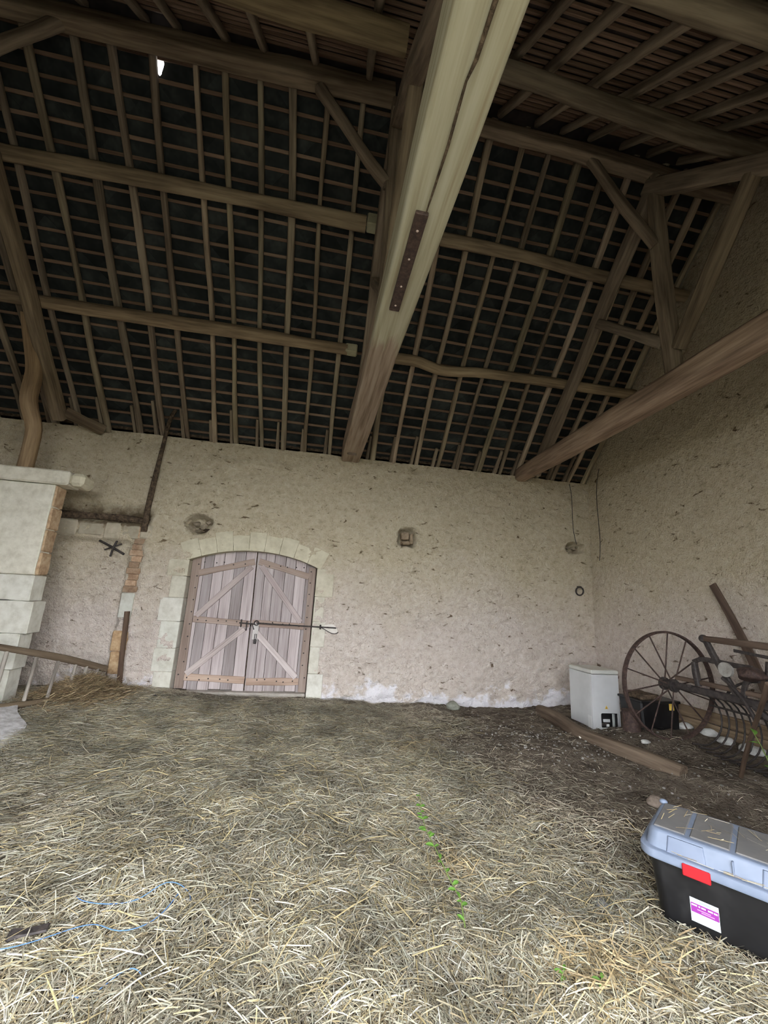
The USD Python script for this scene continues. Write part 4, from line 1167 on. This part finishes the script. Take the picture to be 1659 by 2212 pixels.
# ------------------------------------------------------------------ storage box
def storage_box():
    yaw = -0.915
    gz = 0.02
    t = thing('storage_box', 'black plastic storage box with a dusty grey lid and red clip', 'storage box')
    t.GetPrim() if hasattr(t, 'GetPrim') else t
    x = UsdGeom.Xformable(t)
    x.AddTranslateOp().Set(Gf.Vec3d(1.891, 2.248, gz))
    x.AddRotateZOp().Set(math.degrees(yaw))
    L, W, zr, zt = .80, .518, .335, .452

    def loft(rings):
        """rings: (x0, x1, y0, y1, z, corner radius)"""
        V, n = [], None
        for a, b, c, d, z, r in rings:
            q = profile(b - a, d - c, r, 5) + ((a + b) / 2, (c + d) / 2)
            n = len(q)
            V.append(np.c_[q, np.full(n, z)])
        k = len(V)
        V = np.vstack(V)
        i, j = np.meshgrid(np.arange(k - 1), np.arange(n), indexing='ij')
        a, b = i * n + j, i * n + (j + 1) % n
        Fq = np.stack([a, b, b + n, a + n], -1).reshape(-1, 4)
        Fc = np.vstack([Fq[:, [0, 1, 2]], Fq[:, [0, 2, 3]], [(0, q + 1, q) for q in range(1, n - 1)], [((k - 1) * n, (k - 1) * n + q, (k - 1) * n + q + 1) for q in range(1, n - 1)]])
        return V, Fc
    put('box_body', loft([(.075, L - .075, .05, W - .05, 0, .04), (.07, L - .07, .045, W - .045, .01, .05), (.03, L - .03, .025, W - .025, zr, .06)]), 'plastic_black', t, smooth=35)
    G = 'plastic_grey_blue'
    put('lid_rim', loft([(.0, L, .0, W, zr - .012, .07), (-.006, L + .006, -.006, W + .006, zr, .075), (-.006, L + .006, -.006, W + .006, zr + .028, .075), (.004, L - .004, .004, W - .004, zr + .034, .07)]), G, t, smooth=35, tint=(1.05, 1.05, 1.05))
    put('lid', loft([(.022, L - .022, .022, W - .022, zr + .03, .06), (.036, L - .036, .036, W - .036, zt - .014, .055), (.046, L - .046, .046, W - .046, zt - .003, .05), (.058, L - .058, .058, W - .058, zt, .045)]), G, t, smooth=35)
    for i, (a, b) in enumerate(((.06, .20), (.22, .385), (.405, .57), (.59, L - .06))):
        v, f = box(a, b, .075, W - .075, zt - .004, zt + .006, .005)
        put('lid_panel', (v, f), G, t, smooth=30, tint=(.92, .74, .54), label='dusty raised lid panel')
    for x in (.205, .395, .58):
        put('lid_rib', loft([(x - .085, x + .085, .016, .06, zr + .03, .008), (x - .075, x + .075, .028, .06, zt - .012, .008)]) if x == .58 or x == .205 else box(x - .004, x + .004, .016, .05, zr + .035, zt - .02, .002), G, t, tint=(.95, .95, .97))
    for x in (.03, .62):
        m = trimesh.creation.icosphere(2, .022)
        put('hinge_cap', (np.array(m.vertices) * (1, 1, .7) + (x + .02, W - .05, zt), np.array(m.faces)), G, t, smooth=True, tint=(1.15, 1.15, 1.15))
    for a, lab in ((.19, 'red plastic clip nearest the label'), (.52, 'second red plastic clip')):
        v, f = box(a, a + .115, -.016, .004, zr - .032, zr + .020, .004)
        put('clip', (v, f), 'paint_plain', t, smooth=30, tint=(.40, .010, .016), label=lab)
    # label on the long side: white with a purple band of pale lettering
    tilt = math.atan2(.042 - .022, zr)

    def onface(g, x, z, lift):
        """Lays geometry drawn in (x, up, out) on the sloping front face."""
        v = np.asarray(g[0], float)
        yb = .0445 - (.0445 - .025) * (z + v[:, 1]) / zr
        return np.c_[x + v[:, 0], yb - lift - v[:, 2], z + v[:, 1]], np.asarray(g[1])
    lx, lz = .205, .095

    def sticker(name, a, b, c, d, lift, tint, **kw):
        m = trimesh.creation.box(bounds=[(a, c, 0), (b, d, .0012)])
        put(name, onface((np.array(m.vertices), np.array(m.faces)), lx, lz, lift), 'paint_plain', t, tint=tint, **kw)
    sticker('label_sticker', 0, .115, 0, .105, .001, (.42, .47, .51), label='white paper label')
    sticker('label_band', .003, .113, .043, .083, .0022, (.23, .03, .25), label='purple printed band')
    # the printing is too blurred to read: pale word-shaped strokes only
    for k, (a, b) in enumerate(((.006, .029), (.034, .041), (.045, .063), (.071, .091), (.094, .109))):
        sticker('label_lettering', a, b, .0715 - .0005 * k, .0785 - .0005 * k, .0034, (.62, .42, .66))
    for a, b, c in ((.028, .082, .058), (.044, .096, .050)):
        sticker('label_lettering', a, b, c, c + .004, .0034, (.50, .24, .52))
    sticker('label_print', .040, .085, .090, .098, .0022, (.30, .34, .42))


storage_box()


def lid_straw():
    rng = np.random.default_rng(31)
    c, s_ = math.cos(-.915), math.sin(-.915)
    gs, col = [], []
    for i in range(70):
        u, w = (rng.uniform(.08, .72), rng.uniform(.12, .44)) if i < 55 else (rng.uniform(.1, .7), rng.uniform(.0, .012))
        z = .452 + .02 + (.009 if i < 55 else -.078) + rng.uniform(0, .006)
        a, L, wd = (rng.uniform(0, PI) if i < 55 else rng.normal(0, .15)), rng.uniform(.02, .11), rng.uniform(.0015, .004)
        d, n = np.array((math.cos(a), math.sin(a))) * L / 2, np.array((-math.sin(a), math.cos(a))) * wd / 2
        q = np.array([(u, w) - d - n, (u, w) + d - n, (u, w) + d + n, (u, w) - d + n])
        q[:, 0] = np.clip(q[:, 0], .07, .73)
        if i < 55:
            q[:, 1] = np.clip(q[:, 1], .09, .46)
        P = np.c_[1.891 + q[:, 0] * c - q[:, 1] * s_, 2.248 + q[:, 0] * s_ + q[:, 1] * c, z + np.array([0, .003, .004, .001])]
        gs.append((P, np.array([(0, 1, 2), (0, 2, 3)])))
        col.append(np.tile(np.array([(.58, .48, .27), (.40, .31, .18), (.70, .64, .50)][i % 3]) * rng.uniform(.6, 1.1), (4, 1)))
    v, f, _ = join(*gs)
    p = put('straw_wisps', (v, f), 'straw', tint=np.vstack(col))
    tag(p, 'wisps of straw lying on the lid of the storage box', 'straw', kind='stuff')


lid_straw()


# ------------------------------------------------------------------ straw, hay, twine, chips
def in_keep(x, y):
    """Where no straw lies: inside the stone pier and the box."""
    return ~(((x < -3.5) & (y > 5.95) & (y < 6.3)) | (np.abs(y) > 6.93))


def density(x, y):
    """Cover of loose straw, 0..1: thick in the front and middle, thin towards the back wall, hardly any on the bare earth at the right."""
    p = np.stack([x * .9, y * .9, x * 0 + 4], -1)
    n = meshkit.fbm(p, 3, 17)
    edge = 2.7 - 0.25 * (y - 2.5) + (n - .5) * 1.8          # right limit, drawing in towards the back
    right = np.clip((edge - x) / 1.5, 0, 1)
    back = np.clip((7.2 - y) / 2.2, 0, 1) * (1 + .35 * np.clip((y - 3.2) / 2, 0, 1))
    front = np.clip((3.3 - y) / 1.5, 0, 1) * np.clip((3.2 - x) / .8, 0, 1)
    pile = np.exp(-(((x - 1.6) / .45) ** 2 + ((y - 1.95) / .35) ** 2)) + .8 * np.exp(-(((x - 1.3) / .35) ** 2 + ((y - 4.2) / .35) ** 2)) + .7 * np.exp(-(((x - 1.05) / .25) ** 2 + ((y - 2.55) / .2) ** 2))
    left = .55 + .45 * np.clip((x + 3.2) / 1.5, 0, 1)
    dark = 1 - .75 * np.exp(-(((x + 1.75) / .9) ** 2 + ((y - 3.55 + .25 * (x + 1.7)) / .32) ** 2))
    return np.clip((right * (.12 + .88 * back) * left * dark) * (.65 + .7 * n) + front * .25 + pile, 0, 1.3)


def blades(n, seed, area, lens, wid, dens, colours, lift, tiltmax, aim=None, gain=1.0):
    """Flat bent stalks lying on the ground, one mesh. Returns V, F, tint."""
    rng = np.random.default_rng(seed)
    x = rng.uniform(area[0], area[1], n * 6)
    y = rng.uniform(area[2], area[3], n * 6)
    keep = rng.uniform(0, 1, n * 6) < dens(x, y) / 1.3
    keep &= in_keep(x, y) & (x / np.maximum(y, .1) > -1.0) & (x / np.maximum(y, .1) < 1.6)
    x, y = x[keep][:n], y[keep][:n]
    n = len(x)
    L = np.exp(rng.uniform(math.log(lens[0]), math.log(lens[1]), n))
    w = rng.uniform(wid[0], wid[1], n)
    a = rng.uniform(0, 2 * PI, n)
    if aim is not None:
        a = np.where(rng.uniform(0, 1, n) < aim[1](x, y), aim[0] + rng.normal(0, .35, n) + PI * rng.integers(0, 2, n), a)
    d = np.c_[np.cos(a), np.sin(a)]
    bend = rng.normal(0, .05, n) * L
    s = np.c_[-d[:, 1], d[:, 0]]
    tl = rng.uniform(-1, 1, n) * tiltmax * L
    zl = rng.uniform(lift[0], lift[1], n) ** 1.0
    V = np.zeros((n, 3, 2, 3))
    roll = rng.uniform(-.9, .9, n)
    for k, t in enumerate((-.5, 0, .5)):
        c = np.c_[x, y] + d * (L * t)[:, None] + s * (bend * (.25 - t * t) * 4 * .5)[:, None]
        if k == 0:
            g = []
        gz = ground(c[:, 0], c[:, 1])
        z = gz + zl + tl * t + .005 * (t == 0)
        z = np.maximum(z, gz + .002)
        ww = w * (1.0 if t != .5 else .55)
        for m, sg in enumerate((-.5, .5)):
            V[:, k, m, :2] = c + s * (ww * sg * np.cos(roll))[:, None]
            V[:, k, m, 2] = z + ww * sg * np.sin(roll)
    V = V.reshape(-1, 3)
    b = np.arange(n)[:, None] * 6
    Fc = np.concatenate([b + np.array([[0, 1, 3]]), b + np.array([[0, 3, 2]]), b + np.array([[2, 3, 5]]), b + np.array([[2, 5, 4]])], 0)
    C = np.asarray(colours)
    pt = meshkit.fbm(np.stack([x * 2.6, y * 2.6, x * 0 + seed], -1), 3, seed)
    age = np.clip((pt - .33) / .34, 0, 1)                     # fresher and staler handfuls
    col = C[rng.integers(0, len(C), n)] * (gain * rng.uniform(.5, 1.12, n) * (.58 + .5 * age))[:, None]
    return V, Fc, np.repeat(col, 6, axis=0)


def straw():
    gold = [(.60, .50, .29), (.64, .56, .38), (.68, .63, .50), (.60, .57, .44), (.46, .41, .29), (.54, .54, .43), (.43, .35, .22), (.72, .70, .61), (.34, .30, .22), (.50, .48, .37)]
    old = [(.26, .225, .17), (.36, .315, .24), (.46, .42, .32), (.36, .34, .26), (.20, .165, .125), (.52, .48, .39)]

    def d_old(x, y):
        p = np.stack([x * 1.1, y * 1.1, x * 0 + 14], -1)
        n = meshkit.fbm(p, 3, 57)
        edge = 3.1 - .15 * (y - 2) + (n - .5) * 1.6
        return np.clip((edge - x) / 1.6, 0.06, 1) * 1.3
    V, F, T = blades(150000, 71, (-4.5, 4.6, 1.2, 6.95), (.04, .13), (.0018, .0040), d_old, old, (.002, .03), .12, (math.radians(20), lambda x, y: np.clip((-x - 1.2) / 1.0, 0, .75)), gain=1.65)
    p = put('matted_hay', (V, F), 'straw', tint=T)
    tag(p, 'grey brown matted hay trodden into the floor', 'hay', kind='stuff')
    V, F, T = blades(135000, 72, (-3.6, 4.0, 1.15, 6.6), (.05, .18), (.0022, .0052), density, gold, (.006, .045), .25, (math.radians(18), lambda x, y: np.clip((-x - .8) / 1.2, 0, .6)), gain=.95)
    p = put('loose_straw', (V, F), 'straw', tint=T)
    tag(p, 'loose pale straw strewn over the middle and front of the floor', 'straw', kind='stuff')
    # long bright stalks on top near the doorway
    V, F, T = blades(5000, 73, (-3.0, 3.4, 1.15, 6.4), (.08, .24), (.0025, .0055), lambda x, y: density(x, y) * np.clip((6.6 - y) / 3.5, .1, 1) * np.clip((y - .6) / 2.4, .25, 1), [(.70, .58, .32), (.78, .74, .60), (.64, .52, .27), (.76, .70, .52), (.68, .66, .50)], (.02, .06), .3, gain=.85)
    p = put('long_straw', (V, F), 'straw', tint=T)
    tag(p, 'long golden stalks lying on top of the straw', 'straw', kind='stuff')
    for lab, cx, cy, rx, ry, n, tone in (('golden brown tuft of straw beside the green seedling', 1.02, 2.75, .13, .10, 380, 1.0), ('golden tuft of straw far out in front of the back wall', 1.22, 4.75, .22, .16, 420, 1.0),
                                         ('broad golden straw tuft nearest the storage box', 1.45, 1.98, .28, .17, 900, 1.1)):
        V, F, T = blades(n, int(cx * 100), (cx - 3 * rx, cx + 3 * rx, cy - 3 * ry, cy + 3 * ry), (.07, .20), (.003, .006), lambda x, y: 1.3 * np.exp(-((x - cx) / rx) ** 2 - ((y - cy) / ry) ** 2),
                         [(.54, .42, .23), (.60, .49, .29), (.46, .35, .20), (.64, .56, .39)], (.015, .07), .35, gain=tone * .82)
        p = put('straw_tuft', (V, F), 'straw', tint=T)
        tag(p, lab, 'straw', kind='stuff')
    # heap of hay behind the rack
    rng = np.random.default_rng(88)
    n = 9000
    u = rng.normal(0, 1, (n, 2))
    hx, hy = -2.82 + u[:, 0] * .24, 6.25 + u[:, 1] * .30
    hz = .22 * np.exp(-(u ** 2).sum(1) / 2.2)
    keep = (hy < D - .12) & (hx > -3.5)
    hx, hy, hz = hx[keep], hy[keep], hz[keep]
    n = len(hx)
    a = rng.normal(.35, .5, n)
    L = rng.uniform(.06, .22, n)
    d = np.c_[np.cos(a), np.sin(a), rng.normal(.15, .35, n)]
    s = np.c_[-np.sin(a), np.cos(a), rng.normal(0, .5, n)]
    w = rng.uniform(.003, .007, n)
    c = np.c_[hx, hy, ground(hx, hy) + hz * rng.uniform(.55, 1.05, n) + .02]
    e0, e1 = c - d * (L / 2)[:, None], c + d * (L / 2)[:, None]
    for e in (e0, e1):
        e[:, 1] = np.minimum(e[:, 1], D - .06)
    V = np.stack([e0 - s * w[:, None] / 2, e0 + s * w[:, None] / 2, e1 + s * w[:, None] / 2, e1 - s * w[:, None] / 2], 1).reshape(-1, 3)
    b = np.arange(n)[:, None] * 4
    F = np.concatenate([b + np.array([[0, 1, 2]]), b + np.array([[0, 2, 3]])], 0)
    C = np.array([(.34, .25, .14), (.42, .32, .19), (.25, .185, .11), (.48, .39, .25), (.18, .135, .085)])
    col = np.repeat(C[rng.integers(0, 5, n)] * rng.uniform(.8, 1.2, n)[:, None], 4, 0)
    p = put('hay_heap', (V, F), 'straw', tint=col)
    tag(p, 'brown hay heaped in and behind the hay rack', 'hay', kind='stuff')
    # solid core of the heap
    m = trimesh.creation.icosphere(4)
    v = np.array(m.vertices) * (.36, .42, .18)
    v *= 1 + .25 * (meshkit.fbm(v * 5, 3, 91) - .5)[:, None]
    v = v + (-2.80, 6.30, .10)
    p = put('hay_heap_core', (v, np.array(m.faces)), 'rot_dark', smooth=True)
    tag(p, 'dark packed hay at the heart of the heap', 'hay', kind='stuff')


straw()


def litter():
    # blue baler twine
    def tw(label, P, r=.0020):
        P = np.array([(x, y, float(ground(x, y)) + dz - .028 + .012 * math.sin(x * 40)) for x, y, dz in P])
        p = put('baler_twine', tube(P, r, 6, 24), 'paint_plain', smooth=True, tint=(.10, .21, .47))
        tag(p, label, 'twine')
    tw('blue baler twine hooked round at its right end, in the straw', [(-1.02, 2.62, .06), (-.92, 2.54, .075), (-.80, 2.54, .07), (-.70, 2.57, .08), (-.60, 2.64, .075), (-.50, 2.62, .08), (-.46, 2.55, .07)])
    tw('longest blue baler twine, sweeping left through the straw', [(-1.20, 2.29, .06), (-1.05, 2.31, .07), (-.95, 2.40, .075), (-.85, 2.42, .08), (-.72, 2.36, .075), (-.62, 2.40, .07), (-.56, 2.50, .07), (-.53, 2.60, .075)])
    tw('short blue twine end nearest the doorway', [(-.76, 2.08, .06), (-.68, 2.11, .07), (-.60, 2.16, .075), (-.54, 2.17, .06)])
    tw('blue twine scrap at the left edge of the straw', [(-1.45, 2.55, .06), (-1.38, 2.56, .07), (-1.33, 2.53, .06)])
    # dark scrap at the bottom left
    p = put('dark_scrap', rough_box(-.075, .075, -.03, .03, 0, .02, .008, .012, 700, step=.03), 'iron_dark', smooth=35)
    UsdGeom.Xformable(p).AddTranslateOp().Set(Gf.Vec3d(-1.09, 2.375, float(ground(-1.09, 2.375)) + .04))
    UsdGeom.Xformable(p).AddRotateZOp().Set(14)
    tag(p, 'flat dark scrap on the straw near the doorway', 'scrap')
    for lab, x, y, s, tint, fl in (('brown stone on the earth beside the storage box', 2.98, 3.33, .065, (.45, .38, .34), .7), ('greenish stone at the foot of the back wall', 2.42, 6.72, .13, (.55, .60, .55), .6),
                                   ('small white chip on the earth before the boiler', 3.44, 4.93, .028, (1.7, 1.7, 1.7), .6), ('grey stone half under straw beside the storage box', 1.72, 2.35, .06, (.32, .34, .38), .4),
                                   ('small dark clod near the left edge of the door', -1.98, 6.4, .05, (.12, .12, .13), .6), ('pale fragment under the rake wheel', 4.05, 4.6, .06, (1.0, 1.05, 1.1), .4)):
        p = put('stone', pebble((x, y, float(ground(x, y)) + s * fl * .5), s, int(x * 100 + y * 10) % 997 + 1000, 2, fl), 'rubble_stone', smooth=True, tint=tint)
        tag(p, lab, 'stone')
    rng = np.random.default_rng(12)
    gs, cols = [], []
    for i in range(700):
        if i < 420:
            x, y = rng.uniform(1.6, 4.6), rng.uniform(2.6, 6.6)
        else:
            x, y = rng.normal(2.75, .45), rng.normal(4.9, .45)
        s = rng.uniform(.004, .015)
        g = pebble((x, y, float(ground(x, y)) + s * .4), s, 2000 + i, 0 if i % 3 else 1, .7)
        gs.append(g)
        cols.append(np.tile(np.array([1, 1, 1.02]) * rng.uniform(.25, .7), (len(g[0]), 1)))
    v, f, _ = join(*gs)
    p = put('rubble_chips', (v, f), 'rubble_stone', tint=np.vstack(cols))
    tag(p, 'small stone chips and clods on the bare earth', 'rubble', kind='stuff')


litter()
